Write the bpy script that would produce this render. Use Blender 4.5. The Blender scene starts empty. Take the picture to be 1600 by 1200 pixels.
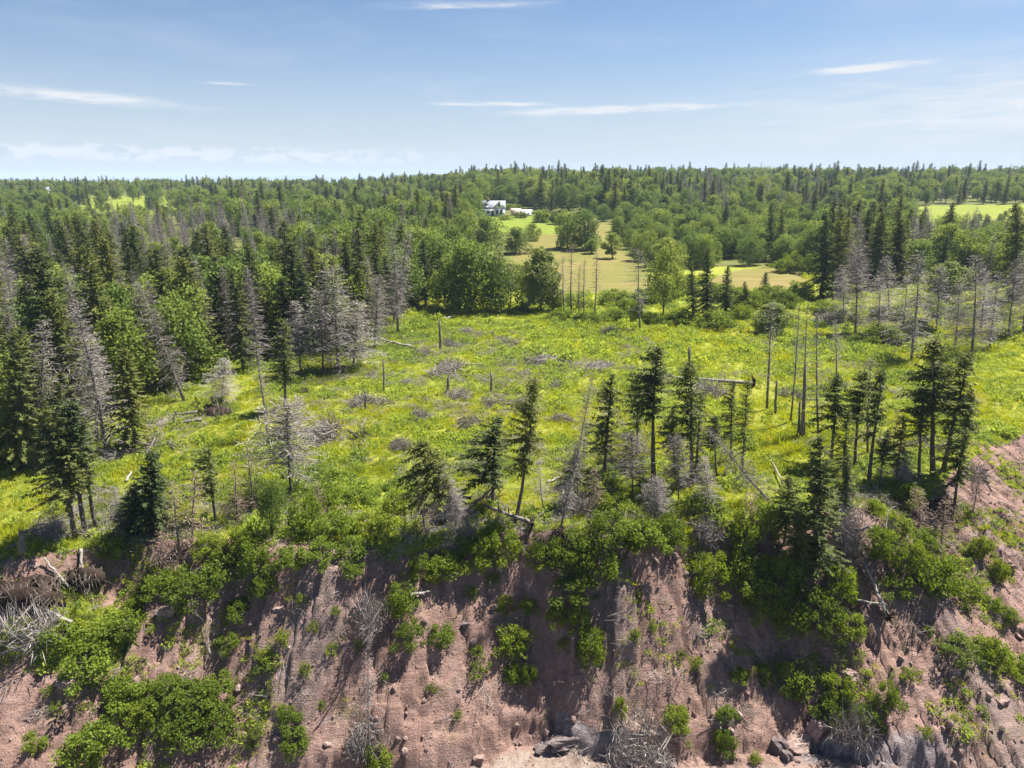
import bpy, math
import numpy as np
from mathutils import Vector, Matrix

# ------------------------------------------------------------------ camera
SC = bpy.context.scene
COL = SC.collection
HCAM = 22.0
PITCH = math.radians(16.7)
FPX = 1066.7                                   # focal length in pixels of the 1600 px wide photograph
cam = bpy.data.cameras.new('camera')
cam.sensor_width = 36.0
cam.lens = 24.0
cam.clip_start = 0.5
cam.clip_end = 60000.0
camo = bpy.data.objects.new('camera', cam)
COL.objects.link(camo)
camo.location = (0, 0, HCAM)
camo.rotation_euler = (math.pi / 2 - PITCH, 0, 0)
SC.camera = camo

# ------------------------------------------------------------------ node helpers
class E:
    """scalar socket with arithmetic that grows Math nodes"""
    def __init__(s, nt, v): s.nt, s.v = nt, v
    def _op(s, op, *o):
        n = s.nt.nodes.new('ShaderNodeMath'); n.operation = op
        for i, a in enumerate((s,) + o):
            a = a.v if isinstance(a, E) else a
            if isinstance(a, (int, float)): n.inputs[i].default_value = a
            else: s.nt.links.new(a, n.inputs[i])
        return E(s.nt, n.outputs[0])
    def __add__(s, o): return s._op('ADD', o)
    def __radd__(s, o): return s._op('ADD', o)
    def __sub__(s, o): return s._op('SUBTRACT', o)
    def __rsub__(s, o): return E(s.nt, o)._op('SUBTRACT', s) if not isinstance(o, E) else o._op('SUBTRACT', s)
    def __mul__(s, o): return s._op('MULTIPLY', o)
    def __rmul__(s, o): return s._op('MULTIPLY', o)
    def __truediv__(s, o): return s._op('DIVIDE', o)
    def pow(s, o): return s._op('POWER', o)
    def exp(s): return E(s.nt, 2.718282)._op('POWER', s)
    def clamp(s):
        r = s._op('ADD', 0.0); r.v.node.use_clamp = True; return r
def sstep(e, a, b):
    n = e.nt.nodes.new('ShaderNodeMapRange'); n.interpolation_type = 'SMOOTHSTEP'
    e.nt.links.new(e.v, n.inputs['Value'])
    n.inputs['From Min'].default_value = a; n.inputs['From Max'].default_value = b
    return E(e.nt, n.outputs['Result'])
def gauss(e, c, w):
    d = (e - c) / w
    return (d * d * -1.0).exp()
def noise(nt, vec, scale, detail=4, rough=0.55, dist=0.0, scl=None):
    if scl is not None:
        m = nt.nodes.new('ShaderNodeMapping'); m.inputs['Scale'].default_value = scl
        nt.links.new(vec, m.inputs['Vector']); vec = m.outputs[0]
    n = nt.nodes.new('ShaderNodeTexNoise')
    n.inputs['Scale'].default_value = scale; n.inputs['Detail'].default_value = detail
    n.inputs['Roughness'].default_value = rough; n.inputs['Distortion'].default_value = dist
    if vec is not None: nt.links.new(vec, n.inputs['Vector'])
    return E(nt, n.outputs['Fac'])
def ramp(nt, fac, stops):
    n = nt.nodes.new('ShaderNodeValToRGB')
    el = n.color_ramp.elements
    while len(el) > 1: el.remove(el[-1])
    el[0].position = stops[0][0]; el[0].color = (*stops[0][1], 1)
    for p, c in stops[1:]:
        e = el.new(p); e.color = (*c, 1)
    nt.links.new(fac.v, n.inputs['Fac'])
    return n.outputs['Color']
def mixc(nt, fac, a, b, mode='MIX'):
    n = nt.nodes.new('ShaderNodeMix'); n.data_type = 'RGBA'; n.blend_type = mode
    ins = [i for i in n.inputs if i.enabled or i.type in ('RGBA', 'VALUE')]
    fi = n.inputs[0]; ai = n.inputs[6]; bi = n.inputs[7]
    for s, v in ((fi, fac), (ai, a), (bi, b)):
        if isinstance(v, E): nt.links.new(v.v, s)
        elif isinstance(v, (int, float)): s.default_value = v
        elif isinstance(v, tuple): s.default_value = (*v, 1)
        else: nt.links.new(v, s)
    return n.outputs[2]

# ------------------------------------------------------------------ sky, sun, exposure
SUN_EL, SUN_AZ = math.radians(60), math.radians(56)   # azimuth from +Y towards +X
world = bpy.data.worlds.new('World'); SC.world = world
world.use_nodes = True
nt = world.node_tree; nt.nodes.clear()
out = nt.nodes.new('ShaderNodeOutputWorld'); bg = nt.nodes.new('ShaderNodeBackground')
sky = nt.nodes.new('ShaderNodeTexSky'); sky.sky_type = 'NISHITA'; sky.sun_disc = False
sky.sun_elevation = SUN_EL; sky.sun_rotation = SUN_AZ
sky.altitude = 30; sky.air_density = 1.0; sky.dust_density = 0.3; sky.ozone_density = 3.0
tc = nt.nodes.new('ShaderNodeTexCoord')
sp = nt.nodes.new('ShaderNodeSeparateXYZ'); nt.links.new(tc.outputs['Generated'], sp.inputs[0])
dx, dy, dz = (E(nt, sp.outputs[i]) for i in range(3))
az = dx._op('ARCTAN2', dy) * 57.29578
el = dz._op('ARCSINE') * 57.29578
cv = nt.nodes.new('ShaderNodeCombineXYZ')
nt.links.new(az.v, cv.inputs[0]); nt.links.new(el.v, cv.inputs[1])
n1 = noise(nt, cv.outputs[0], 1.0, 6, 0.62, 0.6, (0.16, 1.5, 1))
n2 = noise(nt, cv.outputs[0], 1.0, 5, 0.6, 0.3, (0.05, 0.28, 1))
n3 = noise(nt, cv.outputs[0], 1.0, 6, 0.62, 0.25, (0.55, 1.3, 1))
def streak(a, e, wa, we, slope=0.0):
    return gauss(az, a, wa) * gauss(el - slope * (az - a), e, we)
st = (streak(8.5, 5.15, 7.5, 0.30, 0.025) * 1.35 + streak(-2, 5.6, 4.2, 0.17, 0.0) * 1.1 + streak(-31, 5.3, 8.0, 0.42, -0.045) * 0.95
      + streak(26, 7.4, 4.2, 0.28, 0.04) * 1.0 + streak(-21, 6.6, 2.0, 0.12) * .7 + streak(-3, 12.3, 8, 0.35, 0.03) * .5)
n4 = noise(nt, cv.outputs[0], 1.0, 7, 0.68, 0.8, (0.45, 4.5, 1))
st = sstep(st * ((n1 - 0.42) * 3.2 + (n4 - 0.45) * 2.6 + 0.75), 0.10, 1.25)
veil = sstep(n2, 0.46, 0.80) * sstep(el, 0.0, 4.0) * 0.5
veil2 = gauss(az, 36, 16) * gauss(el, 4.4, 2.6) * sstep(n1, 0.22, 0.70) * 1.0
cum = sstep(gauss(el, 1.75, 0.62) * sstep(n3, 0.34, 0.62), 0.20, 0.62) * sstep(az * -1.0, -2.0, 16.0) * 0.75
low = (el * el * -0.020).exp() * 0.72
cl = (st * 0.95 + veil * 0.5 + veil2 + cum * 1.1).clamp()
sk = mixc(nt, 1.0, sky.outputs[0], (0.60, 0.65, 0.735), 'MULTIPLY')
skc = mixc(nt, low, sk, (4.3, 4.75, 5.35))
skc = mixc(nt, cl, skc, (5.6, 5.75, 5.95))
nt.links.new(skc, bg.inputs['Color']); bg.inputs['Strength'].default_value = 0.052
nt.links.new(bg.outputs[0], out.inputs['Surface'])

sun = bpy.data.lights.new('sun', 'SUN'); sun.energy = 5.0; sun.angle = math.radians(0.55); sun.color = (1.0, 0.945, 0.86)
suno = bpy.data.objects.new('sun', sun); COL.objects.link(suno); suno.location = (60, 60, 120)
sdir = Vector((math.sin(SUN_AZ) * math.cos(SUN_EL), math.cos(SUN_AZ) * math.cos(SUN_EL), math.sin(SUN_EL)))
suno.rotation_euler = sdir.to_track_quat('Z', 'Y').to_euler()
SC.view_settings.view_transform = 'Standard'
SC.view_settings.look = 'None'
SC.view_settings.gamma = 1.0
SC.view_settings.use_curve_mapping = False
SC.view_settings.exposure = 1.55
SC.render.engine = 'CYCLES'
SC.cycles.max_bounces = 6
SC.cycles.diffuse_bounces = 3
SC.cycles.transmission_bounces = 3
SC.cycles.glossy_bounces = 1
SC.cycles.use_denoising = True

# ------------------------------------------------------------------ noise and terrain height
RT = np.random.RandomState(11).rand(16, 256, 256)
def vn(x, y, k=0):
    xf, yf = np.floor(x), np.floor(y)
    xi, yi = xf.astype(int) & 255, yf.astype(int) & 255
    fx, fy = x - xf, y - yf
    fx = fx * fx * (3 - 2 * fx); fy = fy * fy * (3 - 2 * fy)
    T = RT[k % 16]; x1, y1 = (xi + 1) & 255, (yi + 1) & 255
    return (T[xi, yi] * (1 - fx) + T[x1, yi] * fx) * (1 - fy) + (T[xi, y1] * (1 - fx) + T[x1, y1] * fx) * fy
def fbm(x, y, k=0, o=4, g=0.5):
    a, s, t = 1.0, 0.0, 0.0
    for i in range(o):
        s = s + a * (vn(x * 2 ** i + 17.3 * i, y * 2 ** i + 5.1 * i, k + i) - 0.5); t += a; a *= g
    return s / t * 2
def ss(a, b, x):
    t = np.clip((x - a) / (b - a), 0, 1); return t * t * (3 - 2 * t)

EDGE = np.array([(-95, 27), (-60, 32), (-45, 34.5), (-31, 36.4), (-27.5, 36.8), (-24.2, 38.4), (-20, 38.8), (-14, 38.6), (-7, 38.0), (-3.3, 39.0),
                 (2.5, 40.3), (8, 39.2), (12.5, 40.3), (17.6, 42.0), (22.4, 42.6), (29, 45.0), (35, 49.5), (41.6, 55.5), (46, 58.5), (60, 70), (80, 86), (110, 108)], float)
_s = np.r_[0, np.cumsum(np.hypot(*np.diff(EDGE, axis=0).T))]
_ss = np.arange(0, _s[-1], 0.5)
EX, EY = np.interp(_ss, _s, EDGE[:, 0]), np.interp(_ss, _s, EDGE[:, 1])
_k = np.hanning(13); _k /= _k.sum()
EX, EY = (np.convolve(np.pad(a, 6, 'edge'), _k, 'valid') for a in (EX, EY))
BASEZ = -10.3
def edge_dist(x, y):
    x, y = np.asarray(x, float).ravel(), np.asarray(y, float).ravel()
    d = np.empty(x.size); s = np.empty(x.size)
    for a in range(0, x.size, 20000):
        q = (x[a:a + 20000, None] - EX) ** 2 + (y[a:a + 20000, None] - EY) ** 2
        i = q.argmin(1); d[a:a + 20000] = np.sqrt(q[np.arange(i.size), i]); s[a:a + 20000] = _ss[i]
    d *= np.where(y < np.interp(x, EX, EY), 1, -1)
    return d, s
def run_of(s_x):
    return np.interp(s_x, [-80, -35, -22, -10, -2, 4, 10, 16, 24, 32, 42, 60], [14, 13.5, 11.8, 9.2, 7.3, 7.2, 8.6, 10.5, 13.5, 18, 24, 26])
def plateau(x, y):
    r = np.interp(y, [0, 100, 140, 300, 500, 650, 1500, 4000], [0, 0, 1.2, 7, 17.5, 19.5, 14, -16])
    l = np.interp(y, [0, 100, 140, 300, 500, 650, 1500, 4000], [0, 0, 1.2, 6.4, 10.6, 12.2, 9, -16])
    b = ss(-0.28, -0.02, x / np.maximum(y, 1))
    z = l * (1 - b) + r * b
    z = z + fbm(x / 9, y / 9, 1, 3) * 0.22 + fbm(x / 2.2, y / 2.2, 4, 2) * 0.06 * (y < 130)
    z = z + fbm(x / 60, y / 60, 7, 2) * 0.9 * ss(90, 200, y)
    return z
TP = [-.5, -0.02, 0.0, 0.05, 0.13, 0.30, 0.55, 0.80, 0.90, 0.955, 1.0, 1.3]
ZP = [0, 0.0, .015, .055, .135, .31, .56, .785, .865, .965, 1.0, 1.0]
ZG = [0, 0.01, .03, .07, .14, .30, .57, .82, .915, .96, 1.0, 1.0]
def height(x, y):
    x = np.asarray(x, float); sh = np.broadcast(x, y).shape
    x, y = np.broadcast_to(x, sh).ravel(), np.broadcast_to(np.asarray(y, float), sh).ravel()
    z = plateau(x, y)
    m = (y < 125) & (y < np.interp(x, EX, EY) + 4)
    if m.any():
        xm, ym = x[m], y[m]
        d, s = edge_dist(xm, ym)
        ex = np.interp(s, _ss, EX)
        d = d + (fbm(s / 3.2, d * 0.15, 2, 3) * 0.9 + fbm(s / 8.5, d * 0.05, 13, 2) * 1.5) * ss(-3.5, 0.2, d)
        R = run_of(ex)
        t = d / R
        g = ss(18, 28, ex)
        pz = np.interp(t, TP, ZP) * (1 - g) + np.interp(t, TP, ZG) * g
        zc = BASEZ * pz
        body = ss(0.0, 0.10, t) * (1 - ss(0.93, 1.0, t))
        w = s + fbm(s / 5, d / 4, 5, 2) * 1.1 + d * 0.10
        rill = 1 - np.abs(fbm(w / 1.9, d / 16, 6, 3)) * 2.0
        rill2 = 1 - np.abs(fbm(w / 0.7, d / 9, 9, 3)) * 2.6
        amp = 0.55 + 0.45 * fbm(s / 7, d / 6, 3, 2)
        zc = zc + body * (-(np.clip(rill, 0, 1) ** 2) * 0.50 * (amp + .3) - (np.clip(rill2, 0, 1) ** 1.6) * 0.30
                          + fbm(s / 5.0, d / 12, 8, 3) * 0.42 + np.exp(-((ex - 23.5) / 3.0) ** 2) * 1.0 - np.exp(-((ex - 14.5) / 2.6) ** 2) * 1.1 - np.exp(-((ex + 16) / 2.2) ** 2) * .4 + np.exp(-((ex + 10) / 2.5) ** 2) * .6 + fbm(s / 0.9, d / 0.9, 10, 3) * 0.26 + np.abs(fbm(s / 0.45, d / 0.6, 14, 2)) * 0.14)
        lg = ss(.80, .9, t) * (1 - ss(.97, 1.03, t)) * (1 - g)
        zc = zc + lg * (fbm(s / 1.6, d / 3, 12, 3) * 0.9)
        # bitten hollow under the turf on the left
        hol = np.exp(-((xm + 24.3) / 2.3) ** 2 - ((ym - 36.4) / 1.5) ** 2)
        zc = zc - 1.5 * hol
        beach = ss(0.97, 1.05, t)
        zc = zc + beach * (fbm(xm / 2, ym / 2, 13, 4) * 0.16) - 0.02 * np.clip(d - R, 0, 40)
        k = ss(-0.6, 0.15, d)
        z[m] = z[m] * (1 - ss(0.0, .3, t)) * 1.0 * (1 - k) + (z[m] * (1 - ss(0.0, .3, t)) + zc) * k
    return z.reshape(sh)
TANP = math.tan(PITCH)
CP, SP_ = math.cos(PITCH), math.sin(PITCH)
def ray(u, v):
    a, b = (u - 800) / FPX, (600 - v) / FPX
    return np.array([a, CP + b * SP_, -SP_ + b * CP])
def hit(u, v):
    """ground point under a photograph pixel"""
    r = ray(u, v); r = r / r[1]
    ys = np.r_[np.arange(18, 110, 0.25), np.arange(110, 400, 1.0), np.arange(400, 1500, 4.0)]
    zz = HCAM + r[2] * ys - height(r[0] * ys, ys)
    i = np.argmax(zz < 0) if (zz < 0).any() else len(ys) - 1
    if i > 0 and zz[i] < 0:
        f = zz[i - 1] / (zz[i - 1] - zz[i]); y = ys[i - 1] + f * (ys[i] - ys[i - 1])
    else: y = ys[i]
    x = r[0] * y
    return np.array([x, y, float(height(np.array([x]), np.array([y]))[0])])
def at_y(u, v, y):
    r = ray(u, v); r = r / r[1]
    return np.array([r[0] * y, y, HCAM + r[2] * y])
def depth(p): return p[1] * CP + (HCAM - p[2]) * SP_
def project(x, y, z):
    zc = y * CP + (HCAM - z) * SP_
    yc = (z - HCAM) * CP + y * SP_
    return 800 + FPX * x / zc, 600 - FPX * yc / zc

# ------------------------------------------------------------------ materials
def newmat(name):
    m = bpy.data.materials.new(name); m.use_nodes = True
    nt = m.node_tree; nt.nodes.clear()
    o = nt.nodes.new('ShaderNodeOutputMaterial')
    return m, nt, o
def principled(nt, o, rough=0.8, spec=0.25):
    b = nt.nodes.new('ShaderNodeBsdfPrincipled')
    b.inputs['Roughness'].default_value = rough; b.inputs['Specular IOR Level'].default_value = spec
    nt.links.new(b.outputs[0], o.inputs['Surface'])
    return b
def objpos(nt):
    g = nt.nodes.new('ShaderNodeNewGeometry'); return g.outputs['Position']
def bump(nt, b, h, dist, strength=1.0):
    n = nt.nodes.new('ShaderNodeBump'); n.inputs['Distance'].default_value = dist; n.inputs['Strength'].default_value = strength
    nt.links.new(h.v, n.inputs['Height']); nt.links.new(n.outputs[0], b.inputs['Normal'])
def attr(nt, name):
    a = nt.nodes.new('ShaderNodeAttribute'); a.attribute_name = name; return a
def patch_attr(nt):
    a = nt.nodes.new('ShaderNodeAttribute'); a.attribute_type = 'INSTANCER'; a.attribute_name = 'patch'; return a.outputs['Fac']
def leafmat(name, stops, trans=0.35, tcol=1.35, rough=0.55, spec=0.3, rnd=0.5, lo=0.72, hi=1.25, patch=0.0):
    """foliage: colour from a per-leaf tint attribute plus a per-plant random, with light passing through"""
    m, nt, o = newmat(name)
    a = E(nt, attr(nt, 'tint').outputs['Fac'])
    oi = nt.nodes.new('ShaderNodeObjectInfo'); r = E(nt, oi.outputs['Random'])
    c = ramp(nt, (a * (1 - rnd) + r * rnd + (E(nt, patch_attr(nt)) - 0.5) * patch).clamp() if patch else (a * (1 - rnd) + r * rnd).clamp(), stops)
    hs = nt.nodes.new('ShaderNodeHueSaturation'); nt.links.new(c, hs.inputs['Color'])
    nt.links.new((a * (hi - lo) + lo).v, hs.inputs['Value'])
    b = principled(nt, o, rough, spec); nt.links.new(hs.outputs[0], b.inputs['Base Color'])
    t = nt.nodes.new('ShaderNodeBsdfTranslucent')
    h2 = nt.nodes.new('ShaderNodeHueSaturation'); nt.links.new(hs.outputs[0], h2.inputs['Color'])
    h2.inputs['Value'].default_value = tcol; h2.inputs['Hue'].default_value = 0.485; h2.inputs['Saturation'].default_value = 1.1
    nt.links.new(h2.outputs[0], t.inputs['Color'])
    mx = nt.nodes.new('ShaderNodeMixShader'); mx.inputs[0].default_value = trans
    nt.links.new(b.outputs[0], mx.inputs[1]); nt.links.new(t.outputs[0], mx.inputs[2])
    nt.links.new(mx.outputs[0], o.inputs['Surface'])
    return m
M = {}
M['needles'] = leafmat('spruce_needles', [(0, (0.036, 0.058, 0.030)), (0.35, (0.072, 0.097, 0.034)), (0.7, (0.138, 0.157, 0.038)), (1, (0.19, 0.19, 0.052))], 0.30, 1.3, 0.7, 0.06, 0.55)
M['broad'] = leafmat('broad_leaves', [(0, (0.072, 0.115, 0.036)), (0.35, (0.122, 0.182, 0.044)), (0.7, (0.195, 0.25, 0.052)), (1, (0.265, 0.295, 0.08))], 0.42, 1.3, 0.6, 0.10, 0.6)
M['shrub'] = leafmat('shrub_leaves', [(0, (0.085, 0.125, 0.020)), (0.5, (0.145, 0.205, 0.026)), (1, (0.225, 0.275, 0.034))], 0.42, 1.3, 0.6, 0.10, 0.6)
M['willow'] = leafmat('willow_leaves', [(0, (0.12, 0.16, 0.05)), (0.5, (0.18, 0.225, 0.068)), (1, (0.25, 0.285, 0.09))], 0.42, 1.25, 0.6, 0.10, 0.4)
M['grass'] = leafmat('grass_blades', [(0, (0.17, 0.22, 0.05)), (0.40, (0.31, 0.375, 0.036)), (0.78, (0.41, 0.43, 0.045)), (1, (0.47, 0.42, 0.12))], 0.45, 1.2, 0.7, 0.05, 0.4, patch=0.9)
M['weed'] = leafmat('weed_leaves', [(0, (0.16, 0.225, 0.065)), (0.5, (0.29, 0.375, 0.072)), (1, (0.41, 0.465, 0.065))], 0.45, 1.2, 0.7, 0.05, 0.4, patch=0.8)
M['dead'] = leafmat('dead_twigs', [(0, (0.15, 0.132, 0.122)), (0.5, (0.24, 0.213, 0.197)), (1, (0.34, 0.305, 0.28))], 0.0, 1, 0.85, 0.1, 0.5)
M['brown'] = leafmat('brown_twigs', [(0, (0.14, 0.10, 0.075)), (0.5, (0.21, 0.155, 0.115)), (1, (0.30, 0.23, 0.17))], 0.05, 1, 0.85, 0.1, 0.5)
def barkmat(name, c0, c1, sc=6.0):
    m, nt, o = newmat(name)
    tcn = nt.nodes.new('ShaderNodeTexCoord')
    n = noise(nt, tcn.outputs['Object'], sc, 5, 0.65, 0.4, (1, 1, 0.25))
    c = ramp(nt, n, [(0.3, c0), (0.7, c1)])
    b = principled(nt, o, 0.9, 0.1); nt.links.new(c, b.inputs['Base Color']); bump(nt, b, n, 0.03)
    return m
M['bark'] = barkmat('spruce_bark', (0.075, 0.06, 0.05), (0.17, 0.14, 0.115))
M['deadwood'] = barkmat('weathered_wood', (0.10, 0.085, 0.075), (0.25, 0.222, 0.198))
M['palewood'] = barkmat('bleached_wood', (0.17, 0.15, 0.13), (0.36, 0.33, 0.295))
M['root'] = barkmat('root_soil', (0.014, 0.010, 0.008), (0.055, 0.038, 0.029), 3.0)

def soil_nodes(nt, pos, sd=None):
    """red clay: colour and relief"""
    a = noise(nt, pos, 0.35, 5, 0.6, 0.4)
    b = noise(nt, pos, 2.4, 6, 0.7, 0.2)
    f = noise(nt, pos, 11.0, 5, 0.7)
    c = ramp(nt, (a * 0.45 + b * 0.55), [(0.30, (0.145, 0.088, 0.073)), (0.46, (0.225, 0.140, 0.113)), (0.58, (0.30, 0.193, 0.16)), (0.74, (0.38, 0.27, 0.23))])
    c = mixc(nt, sstep(f, 0.46, 0.72) * 0.45, c, (0.34, 0.245, 0.21))
    c = mixc(nt, sstep(f, 0.50, 0.30) * 0.45, c, (0.12, 0.07, 0.055))
    # thin layered beds crossing the bank
    st = noise(nt, pos, 1.0, 3, 0.6, 0.8, (0.10, 0.10, 2.6))
    c = mixc(nt, sstep(st, 0.55, 0.68) * 0.35, c, (0.25, 0.20, 0.19))
    wv = noise(nt, pos, 1.0, 5, 0.65, 1.2, (0.35, 0.35, 5.5))
    c = mixc(nt, sstep(wv, 0.56, 0.64) * 0.5, c, (0.135, 0.085, 0.072))
    if sd is not None:
        k = noise(nt, sd, 1.0, 5, 0.7, 0.3, (1.6, 0.16, 1))
        c = mixc(nt, sstep(k, 0.54, 0.66) * 0.6, c, (0.31, 0.195, 0.155))
        c = mixc(nt, sstep(k, 0.46, 0.36) * 0.6, c, (0.085, 0.05, 0.042))
        k2 = noise(nt, sd, 1.0, 3, 0.6, 0.2, (0.22, 0.06, 1))
        c = mixc(nt, sstep(k2, 0.52, 0.66) * 0.5, c, (0.23, 0.185, 0.17))
        k3 = noise(nt, pos, 0.5, 4, 0.7, 0.6)
        c = mixc(nt, sstep(k3, 0.55, 0.68) * 0.45, c, (0.15, 0.14, 0.06))
    v = nt.nodes.new('ShaderNodeTexVoronoi'); v.inputs['Scale'].default_value = 2.6; v.inputs['Randomness'].default_value = 1.0; v.feature = 'DISTANCE_TO_EDGE'
    nt.links.new(pos, v.inputs['Vector'])
    cr = sstep(E(nt, v.outputs['Distance']), 0.0, 0.10)
    h = b * 1.1 + f * 0.6 + cr * 0.06 + wv * 0.5
    return c, h
def grass_nodes(nt, pos):
    a = noise(nt, pos, 0.11, 4, 0.6, 0.5)
    b = noise(nt, pos, 0.9, 5, 0.65, 0.3)
    c = ramp(nt, a * 0.55 + b * 0.45, [(0.32, (0.10, 0.13, 0.025)), (0.46, (0.17, 0.20, 0.028)), (0.56, (0.24, 0.25, 0.033)), (0.68, (0.30, 0.265, 0.085))])
    return c, b
m, nt, o = newmat('bluff_ground'); M['bluff'] = m
pos = objpos(nt)
cb_ = nt.nodes.new('ShaderNodeCombineXYZ'); nt.links.new(attr(nt, 'along').outputs['Fac'], cb_.inputs[0]); nt.links.new(attr(nt, 'down').outputs['Fac'], cb_.inputs[1])
sc_, sh_ = soil_nodes(nt, pos, cb_.outputs[0]); gc_, gh_ = grass_nodes(nt, pos)
veg = E(nt, attr(nt, 'veg').outputs['Fac']); bch = E(nt, attr(nt, 'beach').outputs['Fac'])
nb = noise(nt, pos, 5.0, 4, 0.7)
c = mixc(nt, sstep(veg + (nb - 0.5) * 0.7, 0.4, 0.6), sc_, gc_)
bc = ramp(nt, noise(nt, pos, 1.4, 6, 0.7, 0.5), [(0.32, (0.16, 0.11, 0.09)), (0.5, (0.26, 0.20, 0.165)), (0.7, (0.33, 0.28, 0.245))])
c = mixc(nt, bch, c, bc)
rk = E(nt, attr(nt, 'rock').outputs['Fac'])
rc = ramp(nt, noise(nt, pos, 2.0, 6, 0.7, 1.0), [(0.3, (0.13, 0.105, 0.11)), (0.7, (0.30, 0.255, 0.25))])
c = mixc(nt, sstep(rk + (nb - .5) * .5, .4, .6), c, rc)
b = principled(nt, o, 0.92, 0.12); nt.links.new(c, b.inputs['Base Color']); bump(nt, b, sh_ + gh_ * 0.2, 0.17, 1.0)

m, nt, o = newmat('far_ground'); M['ground'] = m
pos = objpos(nt)
gc_, gh_ = grass_nodes(nt, pos)
hay = E(nt, attr(nt, 'hay').outputs['Fac']); lawn = E(nt, attr(nt, 'lawn').outputs['Fac']); wood = E(nt, attr(nt, 'wood').outputs['Fac'])
hn = noise(nt, pos, 1.0, 5, 0.65, 0.9, (0.07, 0.75, 1))
hw = noise(nt, pos, 0.05, 3, 0.5)
hc = ramp(nt, hn * 0.6 + hw * 0.4, [(0.36, (0.085, 0.11, 0.02)), (0.45, (0.13, 0.132, 0.03)), (0.54, (0.175, 0.146, 0.046)), (0.66, (0.225, 0.165, 0.08))])
nb = noise(nt, pos, 0.25, 4, 0.7)
c = mixc(nt, sstep(hay + (nb - .5) * .6, 0.35, 0.65), gc_, hc)
lc = ramp(nt, nb, [(0.3, (0.11, 0.16, 0.018)), (0.7, (0.18, 0.21, 0.025))])
c = mixc(nt, lawn, c, lc)
wc = ramp(nt, nb, [(0.3, (0.045, 0.05, 0.02)), (0.7, (0.10, 0.11, 0.035))])
c = mixc(nt, wood, c, wc)
b = principled(nt, o, 0.9, 0.1); nt.links.new(c, b.inputs['Base Color']); bump(nt, b, gh_ + hn, 0.25, 0.8)

m, nt, o = newmat('rock'); M['rock'] = m
pos = objpos(nt)
n = noise(nt, pos, 3.0, 6, 0.7, 0.8); n9 = noise(nt, pos, 14.0, 4, 0.7)
oi = nt.nodes.new('ShaderNodeObjectInfo')
c = ramp(nt, n * .6 + n9 * .25 + E(nt, oi.outputs['Random']) * .15, [(0.3, (0.13, 0.088, 0.078)), (0.52, (0.25, 0.175, 0.15)), (0.75, (0.42, 0.33, 0.30))])
b = principled(nt, o, 0.85, 0.2); nt.links.new(c, b.inputs['Base Color']); bump(nt, b, n + n9 * .5, 0.08)
m, nt, o = newmat('grey_rock'); M['grock'] = m
pos = objpos(nt); n = noise(nt, pos, 2.2, 6, 0.75, 1.4)
c = ramp(nt, n, [(0.3, (0.075, 0.06, 0.06)), (0.55, (0.165, 0.13, 0.125)), (0.75, (0.29, 0.235, 0.225))])
b = principled(nt, o, 0.8, 0.2); nt.links.new(c, b.inputs['Base Color']); bump(nt, b, n, 0.12)
m, nt, o = newmat('sea'); M['sea'] = m
b = principled(nt, o, 0.15, 0.5); b.inputs['Base Color'].default_value = (0.03, 0.07, 0.10, 1)
bump(nt, b, noise(nt, objpos(nt), 0.6, 4, 0.6), 0.2)
def flat(name, c, rough=0.6, spec=0.3, var=0.06):
    m, nt, o = newmat(name)
    n = noise(nt, objpos(nt), 1.5, 5, 0.6)
    cc = ramp(nt, n, [(0.3, tuple(max(0, k * (1 - var * 2)) for k in c)), (0.7, tuple(k * (1 + var) for k in c))])
    b = principled(nt, o, rough, spec); nt.links.new(cc, b.inputs['Base Color']); M[name] = m
flat('white_siding', (0.78, 0.78, 0.79)); flat('grey_shingle', (0.22, 0.23, 0.27), 0.85, 0.15); flat('white_trim', (0.82, 0.82, 0.82))
flat('window_glass', (0.03, 0.035, 0.045), 0.1, 0.6); flat('tan_wall', (0.55, 0.42, 0.33)); flat('far_hill', (0.06, 0.10, 0.10), .9, .05)
flat('dark_metal', (0.05, 0.05, 0.055)); flat('brick', (0.30, 0.15, 0.11)); flat('path', (0.40, 0.36, 0.30)); flat('bloom', (0.62, 0.45, 0.40), .7, .1, .2)

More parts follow.
